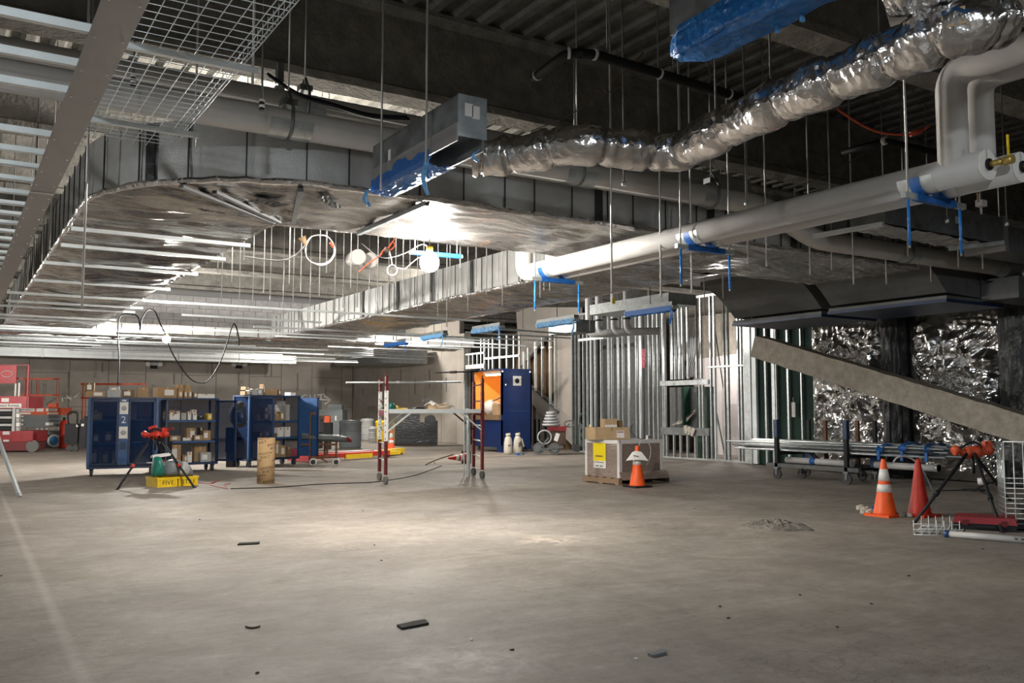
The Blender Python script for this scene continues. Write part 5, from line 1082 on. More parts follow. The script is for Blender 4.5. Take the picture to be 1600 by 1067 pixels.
# long conduits laid on the scaffold ends
a, b = FS.pt(541, 597.5), FS.pt(726, 597); r1 = T('conduit', 'long thin conduit laid across the scaffold ends', 'conduit', a, world=True); P(MB().cyl(a, b, .018, n=8), 'shaft', 'galv', r1); P(MB().cyl(b-FS.d*.08, b, .024, n=8), 'coupling', 'paper', r1); P(MB().cyl(a.lerp(b, .4), a.lerp(b, .43), .022, n=8), 'joint', 'paper_grey', r1)
a, b = at_depth(680, 582.5, (9.4, 16.6)), at_depth(810, 577.5, (9.4, 16.6)); b = a+(b-a)*.52; r1 = T('tool_pole', 'dark tool pole resting above the right scaffold end', 'pole', a, world=True); P(MB().tube([a, a.lerp(b, .25), b], [.008, .014, .022], 8), 'shaft', 'black', r1); P(MB().cyl(a.lerp(b, .33), a.lerp(b, .5), .028, n=8), 'grip', 'wood_dark', r1)
p = (ft[2]+ft[3])/2+Vector((-.12, .2, 0)); o = T('steel_stud', 'loose galvanized stud leaning upright inside the scaffold end', 'stud', p, world=True); P(MB().prism([(p.x+a_, p.y+b_, 0) for a_, b_ in c_profile(.09, .04)], (.02, .05, 1.35)), 'web', 'galv', o); P(MB().cyl(p+Vector((-.08, 0, 0)), p+Vector((-.08, 0, 1.85)), .012, n=6), 'conduit', 'galv_bright', o)
# ------------------------------------------------------------------ traffic cones
def cone(label, loc, h=.71, m='orange', collars=((.50, .66), (.34, .43)), rot=None, base='black'):
    o = T('traffic_cone', label, 'cone', loc); k = h/.71
    if rot: o.rotation_euler = rot
    rad = lambda z: (.135+(.025-.135)*z/.71)
    P(MB().bx(-.18*k, .18*k, -.18*k, .18*k, 0, .03*k), 'base', base, o)
    P(MB().lathe([(.150*k, .03*k), (.138*k, .045*k), (rad(.3)*k, .3*k), (.030*k, .69*k), (.026*k, .71*k), (.014*k, .71*k), (.012*k, .6*k)], n=28), 'body', m, o)
    for a, b in collars: P(MB().lathe([(rad(a)*k+.005, a*k), (rad(b)*k+.005, b*k)], n=28), 'collar', 'reflective', o)
    return o
c1 = G(996, 761); oc = cone('orange cone wearing a paper sign before the wrapped pallet', c1, collars=((.385, .475),))
sg = P(MB().grid(lambda a, b: ((a-.5)*(.16+.22*(1-b)), -.125-.03*math.cos((a-.5)*3)*1, .455+.15*b+.02*math.cos((a-.5)*3)), 10, 3), 'paper_sign', 'paper', oc, rot=(0, 0, -math.atan2(c1.x, c1.y))); P(MB().box((-.02, -.162, .54), (.09, .002, .014), M=Matrix.Rotation(.15, 3, 'Y')), 'sign_mark', 'ink', sg)
p = [at_depth(u, v, c1) for u, v in ((998, 697), (1001, 690), (1008, 688), (1014, 693), (1017, 705), (1014, 720), (1010, 727))]
P(MB().tube(smooth_path([q-c1 for q in p], 5), .008, 6), 'wire_loop', 'grey_light', oc)
cone('orange cone with white bands behind the scaffold', G(611, 707)+Vector((0, 0, .0)), .69, collars=((.46, .62), (.30, .40)), base='orange')
cA = G(1383, 806); cone('orange cone with two white bands beside a plain red cone', cA, .71, collars=((.44, .585), (.30, .395)), base='orange')
cB = G(1437, 806); cone('plain red cone without bands near the tripod', cB, .71, 'orange_red', (), base='orange_red')
p = [at_depth(u, v, cA) for u, v in ((1396, 722), (1402, 715), (1414, 713), (1427, 718), (1436, 728), (1447, 745), (1457, 768), (1460, 786), (1454, 800), (1450, 806))]
ONE(MB().tube(smooth_path(p, 5), .012, 8), 'cable_loop', 'grey_light', 'grey cable arching between the two cones', 'cable', origin=p[-1])
tc_ = G(727, 724); cone('orange cone lying on its side beyond the scaffold', tc_+Vector((.05, .02, .15)), .62, 'orange_red', ((.36, .46), (.22, .30)), rot=(math.radians(90), 0, math.radians(-75)))
a, b = G(665, 727), G(706, 712); b = at_depth(708, 710, tc_); o = T('leaning_strip', 'thin dark strip propped on the fallen cone', 'strip', a, world=True); P(MB().tube(smooth_path([a+Vector((0, 0, .01)), a.lerp(b, .35)+Vector((0, 0, .03)), b], 4), .014, 6), 'strip_bar', 'wood_dark', o); P(MB().cyl(a.lerp(b, .3), G(680, 724.5), .008, n=6), 'prop', 'wood_dark', o)
# ------------------------------------------------------------------ blue cabinet
N_ = G(784, 707); Xc, Yc_ = N_.x, N_.y; Xr = min(16.75, GY(831, Yc_).x); Yb = min(Yc_+3.4, GX(737, Xc).y); Hc = at_depth(784, 578, N_).z
cb_ = T('blue_cabinet', 'tall blue rolling cabinet with a glowing orange-lit opening', 'cabinet', (Xc, Yc_, 0), world=True)
za, zb_ = PX(760, 648, Xc).z, PX(760, 582, Xc).z; ya, yb = Yc_+.06, Yb-.06
P(MB().bx(Xc, Xr, Yc_, Yc_+.05, .22, Hc), 'side_panel', 'cabinet_blue', cb_); P(MB().bx(Xc, Xr, Yb-.05, Yb, .22, Hc), 'side_panel', 'cabinet_blue', cb_)
P(MB().bx(Xr-.05, Xr, Yc_, Yb, .22, Hc), 'back_panel', 'cabinet_blue', cb_); P(MB().bx(Xc-.02, Xr, Yc_-.02, Yb, Hc, Hc+.05), 'top_panel', 'cabinet_blue', cb_); P(MB().bx(Xc, Xr, Yc_, Yb, .15, .22), 'floor_panel', 'cabinet_blue', cb_)
P(MB().bx(Xc, Xc+.04, Yc_, Yb, .22, za-.16), 'front_panel', 'cabinet_blue', cb_); P(MB().bx(Xc-.06, Xr-.06, ya, yb, za-.16, za), 'work_shelf', 'cardboard_dark', cb_)
P(MB().bx(Xc, Xc+.05, Yc_, Yc_+.08, za, Hc).bx(Xc, Xc+.05, Yb-.08, Yb, za, Hc), 'front_post', 'cabinet_blue', cb_)
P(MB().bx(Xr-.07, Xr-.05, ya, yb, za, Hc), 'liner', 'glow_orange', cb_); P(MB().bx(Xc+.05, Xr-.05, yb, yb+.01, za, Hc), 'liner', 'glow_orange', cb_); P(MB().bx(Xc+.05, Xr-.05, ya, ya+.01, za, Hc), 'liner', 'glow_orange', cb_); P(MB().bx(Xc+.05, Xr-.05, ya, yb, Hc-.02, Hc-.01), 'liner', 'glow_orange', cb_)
lf = P(MB().bx(Xc+.16, Xc+.30, Yc_+.25, Yb-.5, Hc-.1, Hc-.02), 'lamp_fixture', 'paper', cb_); P(MB().cyl((Xc+.2, Yc_+.3, Hc-.125), (Xc+.2, Yb-.6, Hc-.125), .025, n=10), 'lamp_tube', 'tube_lamp', lf)
p = PY(796, 598, Yc_-.01); P(MB().box(PY(808, 595, Yc_-.006), (.3, .012, .3)), 'notice', 'paper', cb_)
P(MB().lathe([(.02, 0), (.08, 0), (.08, .004), (.02, .004)], PY(808, 595, Yc_-.014), 14, Matrix.Rotation(math.pi/2, 3, 'X')), 'notice_logo', 'ink', cb_)
for (u, v) in ((785, 580), (828, 581), (790, 601)): P(MB().cyl(PY(u, v, Yc_-.01), PY(u, v, Yc_+.0), .03, n=8), 'bolt', 'galv_bright', cb_)
P(MB().box(PY(812, 599-10, Yc_-.008), (.12, .014, .05)), 'door_latch', 'paper', cb_)
P(MB().bx(Xc+.3, Xr-.1, Yc_-.004, Yc_, 1.28, 1.295), 'scratch', 'cart_blue_light', cb_)
P(MB().bx(Xc, Xc+.3, Yc_, Yc_+.3, .0, .16).bx(Xr-.2, Xr, Yc_, Yc_+.2, .08, .16), 'corner_foot', 'cabinet_blue', cb_)
for (x, y) in ((Xc+.15, Yb-.3), (Xr-.18, Yc_+.12), (Xr-.18, Yb-.3)):
    k = P(MB().bx(x-.05, x+.05, y-.05, y+.05, .12, .15), 'caster', 'black', cb_); P(MB().cyl((x, y-.03, .08), (x, y+.03, .08), .08, n=16), 'wheel', 'rubber_grey', k)
items = [('rolled white bag lying', (.4, .5), 'lump'), ('open orange carton tipped', (.35, .4), 'box'), ('stack of white boxes', (.3, .35), 'box'), ('cluster of small jars', (.2, .2), 'box'), ('yellow carton leaning', (.3, .4), 'box')]
rq = random.Random(3)
for i, (lab, (w_, h_), kd) in enumerate(items):
    y = yb-.35-i*(yb-ya-.5)/5; x = Xc+.5+.2*(i % 2)
    if kd == 'box': carton('%s on the lit shelf of the blue cabinet' % lab, (w_, w_*1.2, h_), (x, y, za+.001), rq.uniform(-.5, .5), ('cardboard_light', 'paper', 'cardboard_light', 'paper', 'yellow')[i], lab=False)
    else:
        o = T('white_bag', 'crumpled white bag heaped on the lit shelf of the blue cabinet', 'bag', (x, y, za), world=True); F_ = Face((x, y, 0)); c = Vector((x, y, za))
        b = MB(); b.lathe([(.3*math.sin(math.pi*k/10)+.001, .25-.25*math.cos(math.pi*k/10)) for k in range(11)], c, 18); b.v = [tuple(Vector(v)+Vector((0, 0, .08))*noise.noise(Vector(v)*4)) for v in b.v]; P(b, 'bag_body', 'paper', o); P(MB().bar(c+Vector((-.1, -.3, .45)), c+Vector((-.05, -.9, .62)), .1, .03), 'strip', 'cardboard_light', o)
# sprayer jugs
for i, (u, v) in enumerate(((794, 709.5), (809, 708.5))):
    p = G(u, v); o = T('sprayer_jug', ('white sprayer jug standing at the cabinet corner', 'white sprayer jug with dark print standing by its twin')[i], 'jug', p)
    P(MB().lathe([(.11, 0), (.13, .03), (.135, .12), (.125, .35), (.10, .47), (.07, .52), (.06, .54)], n=20), 'bottle', 'jug', o); P(MB().lathe([(.075, .54), (.075, .6), (.05, .61)], n=12), 'cap', 'jug', o)
    P(MB().bar((-.07, 0, .6), (.07, 0, .62), .04, .03), 'pump_handle', 'jug', o)
    if i: P(MB().bar((.12, -.02, .45), (.19, -.03, .2), .05, .04), 'wand_holder', 'jug', o)
    for k in range(3 if i else 1): P(MB().box((-.04+.04*k, -.132, .27+.02*k), (.02 if i else .1, .01, .14 if i else .02), .1), 'print', 'ink', o)
p = G(812, 711); o = T('blue_tool', 'small blue tool lying before the sprayer jugs', 'tool', p, .3); P(MB().bx(-.14, .14, -.05, .05, 0, .06), 'body', 'tape_blue', o); P(MB().bx(-.08, .08, -.052, -.05, .015, .045), 'label_strip', 'paper', o)
# ------------------------------------------------------------------ drain machine and hose cart
FM = Face(G(864, 711)); o = FM.thing('drain_machine', 'red wheeled drain machine with a stacked grey coil drum', 'machine', 864)
for k in range(5): p = FM.pt(861, 666-k*4.6, .3); P(MB().lathe([(.10, 0), (.27-.03*k, .02), (.27-.03*k, .075), (.10, .09)], (p.x, p.y, p.z), 22), 'coil_ring', 'grey_light', o)
fb(FM, o, 'chassis', 'red_paint', 856, 666, 885, 673, .35, .12); fb(FM, o, 'frame', 'wood_dark', 862, 673, 884, 699, .3, .15)
P(MB().bar(FM.pt(842, 703), FM.pt(880, 698), .05, .06), 'frame_rail', 'iron_grey', o); P(MB().bar(FM.pt(845, 698), FM.pt(857, 684), .04, .05), 'frame_rail', 'iron_grey', o)
for (u, v, r) in ((866.5, 701.5, 9.5), (842, 700.5, 9)):
    m = MB(); FM.wheel(m, u, v, r, .09, 0 if u > 860 else .2); w_ = P(m, 'wheel', 'rubber_grey', o); m = MB(); FM.wheel(m, u, v, r*.55, .02, -.015 if u > 860 else .185); P(m, 'hub', 'grey_plastic', w_)
m = MB(); p = FM.pt(851, 683, .1); b = MB().tube([p+FM.d*(.2*math.cos(t*.3927))+Vector((0, 0, .2*math.sin(t*.3927))) for t in range(16)], .025, 6, closed=True); P(b, 'hose_hoop', 'grey_light', o)
tg = MB(); a, b = FM.pt(872, 677, 0), FM.pt(868, 689, 0); tg.bar(a, b, .12, .01, FM.n); P(tg, 'tag', 'paper', o)
p = FM.pt(890, 662, .3); P(MB().tube([p+FM.d*(.16*math.cos(t*.3927))+Vector((0, 0, .09*math.sin(t*.3927))) for t in range(16)], .018, 6, closed=True), 'hand_wheel', 'iron_grey', o); P(MB().cyl(p, FM.pt(882, 670, .3), .02, n=6), 'hand_wheel_stem', 'iron_grey', o)
FN = Face(G(912, 706)); o = FN.thing('hose_cart', 'dark green hose cart with coiled line beside the studs', 'cart', 912)
P(MB().tube(smooth_path([FN.pt(u, v, .1) for u, v in ((904, 700), (905, 660), (909, 646), (916, 646), (922, 655), (926, 690))], 4), .025, 6), 'frame', 'green_paint', o); P(MB().tube(smooth_path([FN.pt(u, v, .4) for u, v in ((900, 700), (902, 668), (912, 664), (922, 672), (924, 698))], 4), .025, 6), 'frame', 'black', o)
for k in range(4): P(MB().tube(smooth_path([FN.pt(914+8*math.cos(t*.785)+k*.8, 678+9*math.sin(t*.785)+k*1.1, .15+.05*k) for t in range(8)], 4, True), .022, 6, closed=True), 'hose_coil', 'green_paint', o)
fb(FN, o, 'base', 'black', 899, 698, 926, 705, .35, .05, .05); fb(FN, o, 'tag', 'yellow', 920, 663, 922.5, 671, .01, 0)
for u in (901, 917): m = MB(); FN.wheel(m, u, 700, 6, .06); P(m, 'wheel', 'rubber', o)
# ------------------------------------------------------------------ wrapped pallet
NP = G(968, 758.5); ang = math.radians(1.5); W5_, D5_ = 1.06, 1.0
pl = T('wood_pallet', 'worn wooden pallet under the wrapped box', 'pallet', NP, ang)
for k in range(5): P(MB().bx(-.02, W5_+.12, k*(D5_/4.6), k*(D5_/4.6)+.13, .105, .125), 'top_board', 'wood', pl)
for x in (-.02, W5_/2-.02, W5_+.05): P(MB().bx(x, x+.08, 0, D5_+.03, .02, .105), 'stringer', 'wood_dark' if x > 0 else 'wood', pl)
for y in (0, D5_/2-.05, D5_-.08): P(MB().bx(-.02, W5_+.12, y, y+.1, 0, .02), 'bottom_board', 'wood', pl)
bxh = .655
wb_ = T('wrapped_box', 'large brown stretch-wrapped box with white edge guards', 'box', NP+Vector((.02, .02, .125)), ang)
P(MB().bx(0, W5_-.04, 0, D5_-.04, 0, bxh), 'wrapped_body', 'stretch_wrap', wb_)
ww, dd = W5_-.04, D5_-.04
for (x, y) in ((0, 0), (ww, 0), (0, dd)): P(MB().bx(x-.008 if x == 0 else x-.05, x+.055 if x == 0 else x+.008, y-.008 if y == 0 else y-.05, y+.055 if y == 0 else y+.008, 0, bxh), 'corner_guard', 'white_foam', wb_)
P(MB().bx(-.009, ww+.009, -.009, .03, bxh-.055, bxh+.008), 'edge_guard', 'white_foam', wb_); P(MB().bx(-.009, .03, -.009, dd+.009, bxh-.055, bxh+.008), 'edge_guard', 'white_foam', wb_); P(MB().bx(-.005, ww+.005, -.005, dd+.005, bxh, bxh+.006), 'top_sheet', 'white_foam', wb_)
m = MB(); m.grid(lambda a, b: (-.03+(ww+.12)*a, -.02-.10*b+.02*noise.noise(Vector((a*7, b*3, 1))), .10*(1-b)*(1+.5*noise.noise(Vector((a*5, 2, 2))))-.03*b), 20, 5); P(m, 'loose_wrap', 'stretch_wrap', wb_)
# papers on the X- side face
fc = lambda y0, y1, z0, z1, m, nm, off: P(MB().bx(-off-.003, -off, y0, y1, z0, z1), nm, m, wb_)
yp = fc(.36, .72, .28, .60, 'yellow_paper', 'yellow_notice', .012); fc(.36, .71, .15, .28, 'paper', 'white_notice', .010)
for k in range(2): fc(.45+.12*k, .53+.12*k, .18, .195, 'ink', 'notice_print', .0135); 
fc(.45, .65, .35, .38, 'brass', 'notice_print', .0155); fc(.42, .68, .25, .26, 'ink', 'notice_print', .0135)
FP = Face(NP+Vector((.3, .35, 0)), ang=math.radians(-12)); zt = .125+bxh+.012
a, b = FP.pt(930, 690), FP.pt(983, 690); w_ = (b-a).length; h_ = at_depth(955, 668, a).z-zt
cb1 = carton('long tan cardboard box with a red-headed label on the wrapped box', (w_, .42, max(.16, h_)), ((a+b)/2+FP.n*.21)[:2]+(zt,), FP.ang, KL, lab=False, tape=True)
P(MB().bx(.09, .24, -.216, -.212, .03, .16), 'paper_label', 'paper', cb1); P(MB().bx(.1, .23, -.219, -.216, .125, .14), 'label_heading', 'red_paint', cb1)
P(MB().bx(w_/2+.002, w_/2+.006, -.15, .15, .09, max(.16, h_)+.002), 'paper_label', 'paper_grey', cb1)
zz = zt+max(.16, h_)+.003; a = FP.pt(949, 668); b = FP.pt(968, 668); c = (a+b)/2+FP.n*.2
cb2 = carton('small tan box on top of the long cardboard box', ((b-a).length, .2, .15), (c.x, c.y, zz), FP.ang, KL, lab=False, tape=False); P(MB().bx(-(b-a).length/2, (b-a).length/2, -.104, -.1, .0, .045), 'white_band', 'paper', cb2)
c = c+FP.d*.2; carton('small dark box beside the topmost tan box', (.09, .16, .12), (c.x, c.y, zz), FP.ang+.1, KD, lab=False, tape=False)
p = NP+Vector((.88, .25, zt-.002)); o = T('power_strip', 'small white and black power adaptor on the wrapped box', 'adaptor', p, .4); P(MB().bx(-.05, .05, -.02, .02, 0, .07), 'socket_block', 'paper', o); P(MB().bx(-.01, .03, -.024, -.02, .02, .05), 'socket_face', 'ink', o); P(MB().tube(smooth_path([(0, .02, .02), (-.15, .1, .01), (-.3, .2, .15), (-.34, .1, .3)], 5), .005, 5), 'lead', 'black', o)
# ------------------------------------------------------------------ conduit rack cart
rk = T('conduit_rack', 'low wheeled rack loaded with long conduits before the foil sheets', 'rack', (14.1, 11.2, 0), world=True)
fx, rx = 13.62, 14.62; fy = [12.06, 10.47]; ry = [GX(1263, rx).y, GX(1289, rx).y, GX(1339, rx).y, GX(1366, rx).y, GX(1388, rx).y]
for y in fy: P(MB().box((fx, y, .66), (.07, .07, .86)), 'post', 'black', rk); P(MB().box((fx, y, .97), (.085, .085, .34)), 'post_sleeve', 'cart_blue', rk); P(MB().bar((fx, y, .56), (fx+.25, y, .48), .05, .05), 'arm', 'black', rk); P(MB().bx(fx, rx+.05, y-.03, y+.03, .46, .52), 'cross_arm', 'black', rk); P(MB().bx(fx, rx+.05, y-.03, y+.03, .23, .29), 'cross_beam', 'black', rk)
for i, y in enumerate(ry): P(MB().box((rx, y, .65), (.06, .06, .95)), 'post', 'rust' if i in (1, 2) else 'black', rk)
for x in (fx, rx): P(MB().bx(x-.035, x+.035, ry[-1]-.1, 12.3, .23, .30), 'base_rail', 'iron_grey' if x == fx else 'black', rk)
for y, s_ in ((11.75, 1), (10.25, 1)): P(MB().prism([(fx+.35, y, .3), (fx+.35, y-.42, .3), (fx+.35, y, .62)], (.04, 0, 0)), 'gusset', 'cart_blue', rk); P(MB().bar((fx+.33, y-.1, .6), (fx+.33, y-.55, .3), .04, .04), 'strut', 'black', rk)
for (x, y) in ((fx, 12.06), (fx, 10.47), (rx, 12.2), (rx, 10.9), (fx+.45, 11.85), (fx+.45, 10.2), (rx, 9.6)):
    k = P(MB().bx(x-.05, x+.05, y-.05, y+.05, .19, .23).bx(x-.04, x-.03, y-.02, y+.02, .08, .2).bx(x+.03, x+.04, y-.02, y+.02, .08, .2), 'caster', 'galv_dark', rk); P(MB().cyl((x-.02, y, .095), (x+.02, y, .095), .095, n=18), 'wheel', 'rubber', k)
rq = random.Random(21)
for k in range(30):
    x = fx+.1+(k % 10)*.085+rq.uniform(-.02, .02); z = .522+.07*(k//10)+rq.uniform(0, .012); y0_ = rq.uniform(8.5, 9.2); y1_ = rq.uniform(12.95, 13.55)
    r = rq.choice((.018, .024, .032)); o = ONE(MB().cyl((x, y0_, z+r), (x, y1_, z+r), r, n=8), 'steel_conduit', ('galv', 'galv_dark', 'galv')[k % 3], 'long steel conduit lying on the low wheeled rack', 'conduit', 'conduits on the wheeled rack', origin=(x, y0_, z+r))
for i, (u, n_) in enumerate(((1392, 6), (1428, 5), (1466, 4))):
    p = GX(u, 14.0); o = T('tape_wrap', '%s blue tape binding the conduit ends, counted from the rack post' % ORD[i], 'tape', (14.0, p.y, .66), world=True, group='blue tape bindings')
    m = MB(); m.grid(lambda a, b: (13.9+.28*math.cos(2*math.pi*a)*(1+.12*noise.noise(Vector((a*9, b*4, u)))), p.y+.13*(b-.5), (.63+.05*(u > 1400))+.09*math.sin(2*math.pi*a)*(1+.5*noise.noise(Vector((a*7, b*3, u))))), 24, 6, sm=False, cu=True); P(m, 'tape_band', 'tape_blue' if i < 2 else 'cart_blue_light', o); P(MB().box((13.62, p.y, .55), (.02, .05, .16)), 'tape_tail', 'tape_blue', o)
for i, (x, y0_, y1_, z) in enumerate(((fx+.2, 10.5, 12.0, .36), (fx+.3, 8.9, 10.1, .36))):
    o = T('plastic_pipe', ('grey pipe with a blue mark lying on the rack base', 'grey pipe lying at the near end of the rack base')[i], 'pipe', (x, y0_, z), world=True); P(MB().cyl((x, y0_, z), (x, y1_, z), .06, n=14), 'pipe_wall', 'pvc_grey', o)
    if i == 0: P(MB().cyl((x, 11.3, z), (x, 11.42, z), .0615, n=14), 'blue_mark', 'tape_blue', o)
    else: P(MB().cyl((x, y0_, z), (x, y0_+.05, z), .066, n=14), 'collar', 'galv', o)
# scrap pile by the stud wall
for i in range(6):
    p = G(1186+i*9, 722-i*.5+rq.uniform(-2, 1)); o = ONE(MB().box((0, 0, .03+.02*(i % 3)), (.5, .06, .03), rq.uniform(-.8, .2)), 'scrap_piece', 'galv' if i % 2 else 'white_foam', '%s scrap of track lying at the foot of the green boards' % ORD[i], 'scrap', 'scraps by the green boards'); o.location = (p.x, p.y, 0)
# bottle on green boards
p = PX(1240, 640, 16.55); o = T('wall_tag', 'white tag hung on the green boards', 'tag', p, world=True); P(MB().box(p, (.02, .1, .34)), 'card', 'paper', o); P(MB().box(p+Vector((0, 0, .22)), (.015, .03, .12)), 'string', 'iron_grey', o)
# things behind the window opening
FW = Face((17.5, GX(1068, 17.5).y, 0), ang=-math.pi/2); o = FW.thing('dark_cupboard', 'dark open cupboard behind the stud window opening', 'cupboard', 1068)
b = MB(); FW.box(b, 1047, 604, 1088, 668, .5, .25); P(b, 'back_panel', 'iron_grey', o); b = MB(); FW.box(b, 1066, 604, 1068, 664, .25, 0); P(b, 'divider', 'green_paint', o); b = MB(); FW.box(b, 1090, 604, 1104, 705, .3, .1, 0); P(b, 'side_panel', 'green_paint', o)
for i in range(7):
    a, b_ = FW.pt(1052+i*3, 664-i*.5, .1), FW.pt(1078+i*1.5, 648-i*1.2, .1)
    o = ONE(MB().bar(a, b_, .05, .03), 'trim_stick', 'paper_grey' if i % 2 else 'sand', '%s scrap stick heaped in the stud window opening' % ORD[i], 'stick', 'scrap sticks in the window opening')
for i in range(3):
    p = PX(1072+i*5, 671+i*2, 16.9); o = ONE(MB().box(p, (.03, .12, .22), 0, Matrix.Rotation(.4*i-.3, 3, 'X')), 'paper_scrap', 'sand', '%s torn tan paper hanging over the stud window sill' % ORD[i], 'paper', 'torn papers on the window sill')
o = T('cord_tangle', 'tangle of pink cords hung behind the studs', 'cord', PX(1007, 560, 17.6), world=True)
for k in range(5): P(MB().tube(smooth_path([PX(1005+rq.uniform(-3, 4), 545+t*6, 17.6) for t in range(6)], 4), .02, 6), 'cord_strand', 'pink_cord', o)
o = T('electric_panel', 'lit white panel on the wall behind the studs', 'panel', PX(988, 536, 18.4), world=True); p = PX(988, 536, 18.42); P(MB().box(p, (.08, .3, .45)), 'housing', 'paper', o); P(MB().box(p+Vector((-.05, 0, -.05)), (.02, .12, .1)), 'meter', 'pink_cord', o)
for i in range(5):
    u = 1077+i*3; o = ONE(MB().tube(smooth_path([PX(u+1, 525, 17.7), PX(u, 555, 17.7), PX(u-4, 572, 17.7), PX(u-5, 590, 17.7)], 4), .025, 6), 'bent_conduit', 'iron_grey', '%s bent dark conduit hung behind the studs' % ORD[i], 'conduit', 'bent conduits behind the studs')
# ------------------------------------------------------------------ far middle clutter
FQ = Face(G(505, 727)); o = FQ.thing('pipe_rack', 'rusty brown pipe rack cart beside the far blue cart', 'rack', 500)
for (u, v0, off) in ((484.5, 643, 0), (525, 690, 0), (507, 690, .4), (511, 690, .4)): b = MB(); FQ.box(b, u-1.6, v0, u+1.6, 718, .05, off, .2); P(b, 'post', 'rust', o)
b = MB(); FQ.box(b, 484, 713, 527, 716, .05); FQ.box(b, 470, 693, 527, 696, .05, .05); P(b, 'rail', 'rust', o); b = MB(); FQ.box(b, 484, 644, 497, 648, .05); P(b, 'rail', 'rust', o)
P(MB().bar(FQ.pt(497, 714), FQ.pt(512, 722), .03, .03), 'brace', 'rust', o)
for u in (489, 525): m = MB(); FQ.wheel(m, u, 722, 5.6, .06); w_ = P(m, 'wheel', 'reflective', o); m = MB(); FQ.wheel(m, u, 722, 3.8, .01, -.01); P(m, 'tyre_face', 'rubber', w_)
for i, (v, r, u1, off) in enumerate(((684, .055, 542, .05), (686.5, .05, 546, .2), (680, .03, 530, .1), (682, .04, 535, .3))):
    a, b_ = FQ.pt(472, v-1.3, off), FQ.pt(u1, v+1.5, off); o = T('steel_pipe', '%s grey pipe lying on the rusty pipe rack' % ORD[i], 'pipe', a, world=True, group='pipes on the rusty rack'); P(MB().cyl(a, b_, r, n=12), 'pipe_wall', 'grey_plastic' if i < 2 else 'galv', o); P(MB().cyl(b_, b_+(b_-a).normalized()*.06, r*.9, n=10), 'end_cap', 'red_paint' if i < 2 else 'galv', o)
FR = Face(GX(484, 10.5)); o = FR.thing('blue_chest', 'blue job chest with a white mark behind the pipe rack', 'chest', 484)
b = MB(); FR.box(b, 466, 655, 500, 675, .6); P(b, 'body', 'cabinet_blue', o); b = MB(); FR.box(b, 465, 649, 509, 655, .65); P(b, 'lid', 'wood_dark', o); b = MB(); FR.box(b, 468, 663, 474, 670, .01, -.012); P(b, 'mark', 'paper', o); b = MB(); FR.box(b, 466, 675, 500, 700, .5, .05, .0); P(b, 'stand', 'black', o)
FT = Face(GX(490, 13.2)); o = FT.thing('bagged_equipment', 'equipment bagged in clear grey wrap near the far wall', 'equipment', 500)
for (u0, v0, u1, v1, dp, of) in ((465, 640, 535, 690, 1.2, .2), (482, 625, 499, 641, .5, .4), (512, 632, 534, 645, .6, .5)): b = MB(); FT.box(b, u0, v0, u1, v1, dp, of, 0 if v1 > 680 else None); P(b, 'wrapped_block', 'grey_plastic', o)
FU = Face(GX(511, 10.8)); o = FU.thing('orange_drill', 'black and orange rotary hammer standing by the pipe rack', 'tool', 511); b = MB(); FU.box(b, 507, 650, 515, 660, .2); P(b, 'motor', 'orange', o); b = MB(); FU.box(b, 505, 660, 518, 682, .25); P(b, 'body', 'black', o); b = MB(); FU.box(b, 508, 682, 516, 702, .2, .02, 0); P(b, 'stand', 'black', o); b = MB(); FU.box(b, 523, 650, 526, 657, .05); P(b, 'white_grip', 'paper', o)
def barrel(label, u, v, r_px, vt, m, bulge=1.0, x=None):
    p = GX(u, x) if x else G(u, v); d = p.x*FH[0]+p.y*FH[1]; r = r_px/FPX*d; h = at_depth(u, vt, p).z
    o = T('barrel', label, 'barrel', p); P(MB().lathe([(r*.93, 0), (r, .05), (r*bulge, h*.45), (r, h-.08), (r*1.04, h-.06), (r*1.04, h)], n=24), 'drum', m, o); P(MB().lathe([(r*.9, h), (r*.9, h+.03), (.01, h+.04)], n=24), 'lid', m, o)
    for z in (h*.33, h*.66): P(MB().lathe([(r*1.01, z-.02), (r*1.03, z), (r*1.01, z+.02)], n=24), 'hoop', m, o)
    return o
barrel('dark grey barrel behind the red pallet truck', 547, 700, 17, 658, 'grey_plastic'); barrel('pale grey drum by the far wall', 574, 688, 10, 655, 'grey_light', x=15.3)
o = barrel('yellow drum behind the left scaffold legs', 596, 688, 9, 658, 'yellow', x=15.2); barrel('white lidded drum beside the pale drum', 583, 688, 6, 668, 'grey_light', x=14.4)
# red pallet trucks with yellow ends
for i, (u0, v0, u1, v1) in enumerate(((470, 722, 592, 714.5),)):
    a, b_ = G(u0, v0), G(u1, v1); d = (b_-a).normalized(); nrm = Vector((-d.y, d.x, 0)); o = T('pallet_truck', 'long red pallet truck reaching from the pipe rack to the scaffold', 'pallet truck', a, world=True)
    for s_ in (-.3, .3): P(MB().bar(a+nrm*s_+Vector((0, 0, .14)), b_+nrm*s_+Vector((0, 0, .14)), .25, .12), 'fork', 'orange_red' if s_ < 0 else 'red_paint', o); P(MB().bar(b_+nrm*s_+Vector((0, 0, .13)), b_+nrm*s_+d*.45+Vector((0, 0, .13)), .2, .1), 'fork_tip', 'yellow', o); P(MB().cyl(b_+nrm*(s_-.05)+Vector((0, 0, .05)), b_+nrm*(s_+.05)+Vector((0, 0, .05)), .05, n=10), 'roller', 'rubber', o)
    P(MB().bar(a+nrm*-.4+Vector((0, 0, .18)), a+nrm*.4+Vector((0, 0, .18)), .2, .3), 'pump_head', 'red_paint', o); P(MB().bar(a.lerp(b_, .4)+nrm*-.42+Vector((0, 0, .1)), a.lerp(b_, .75)+nrm*-.42+Vector((0, 0, .1)), .06, .12), 'side_guard', 'yellow', o)
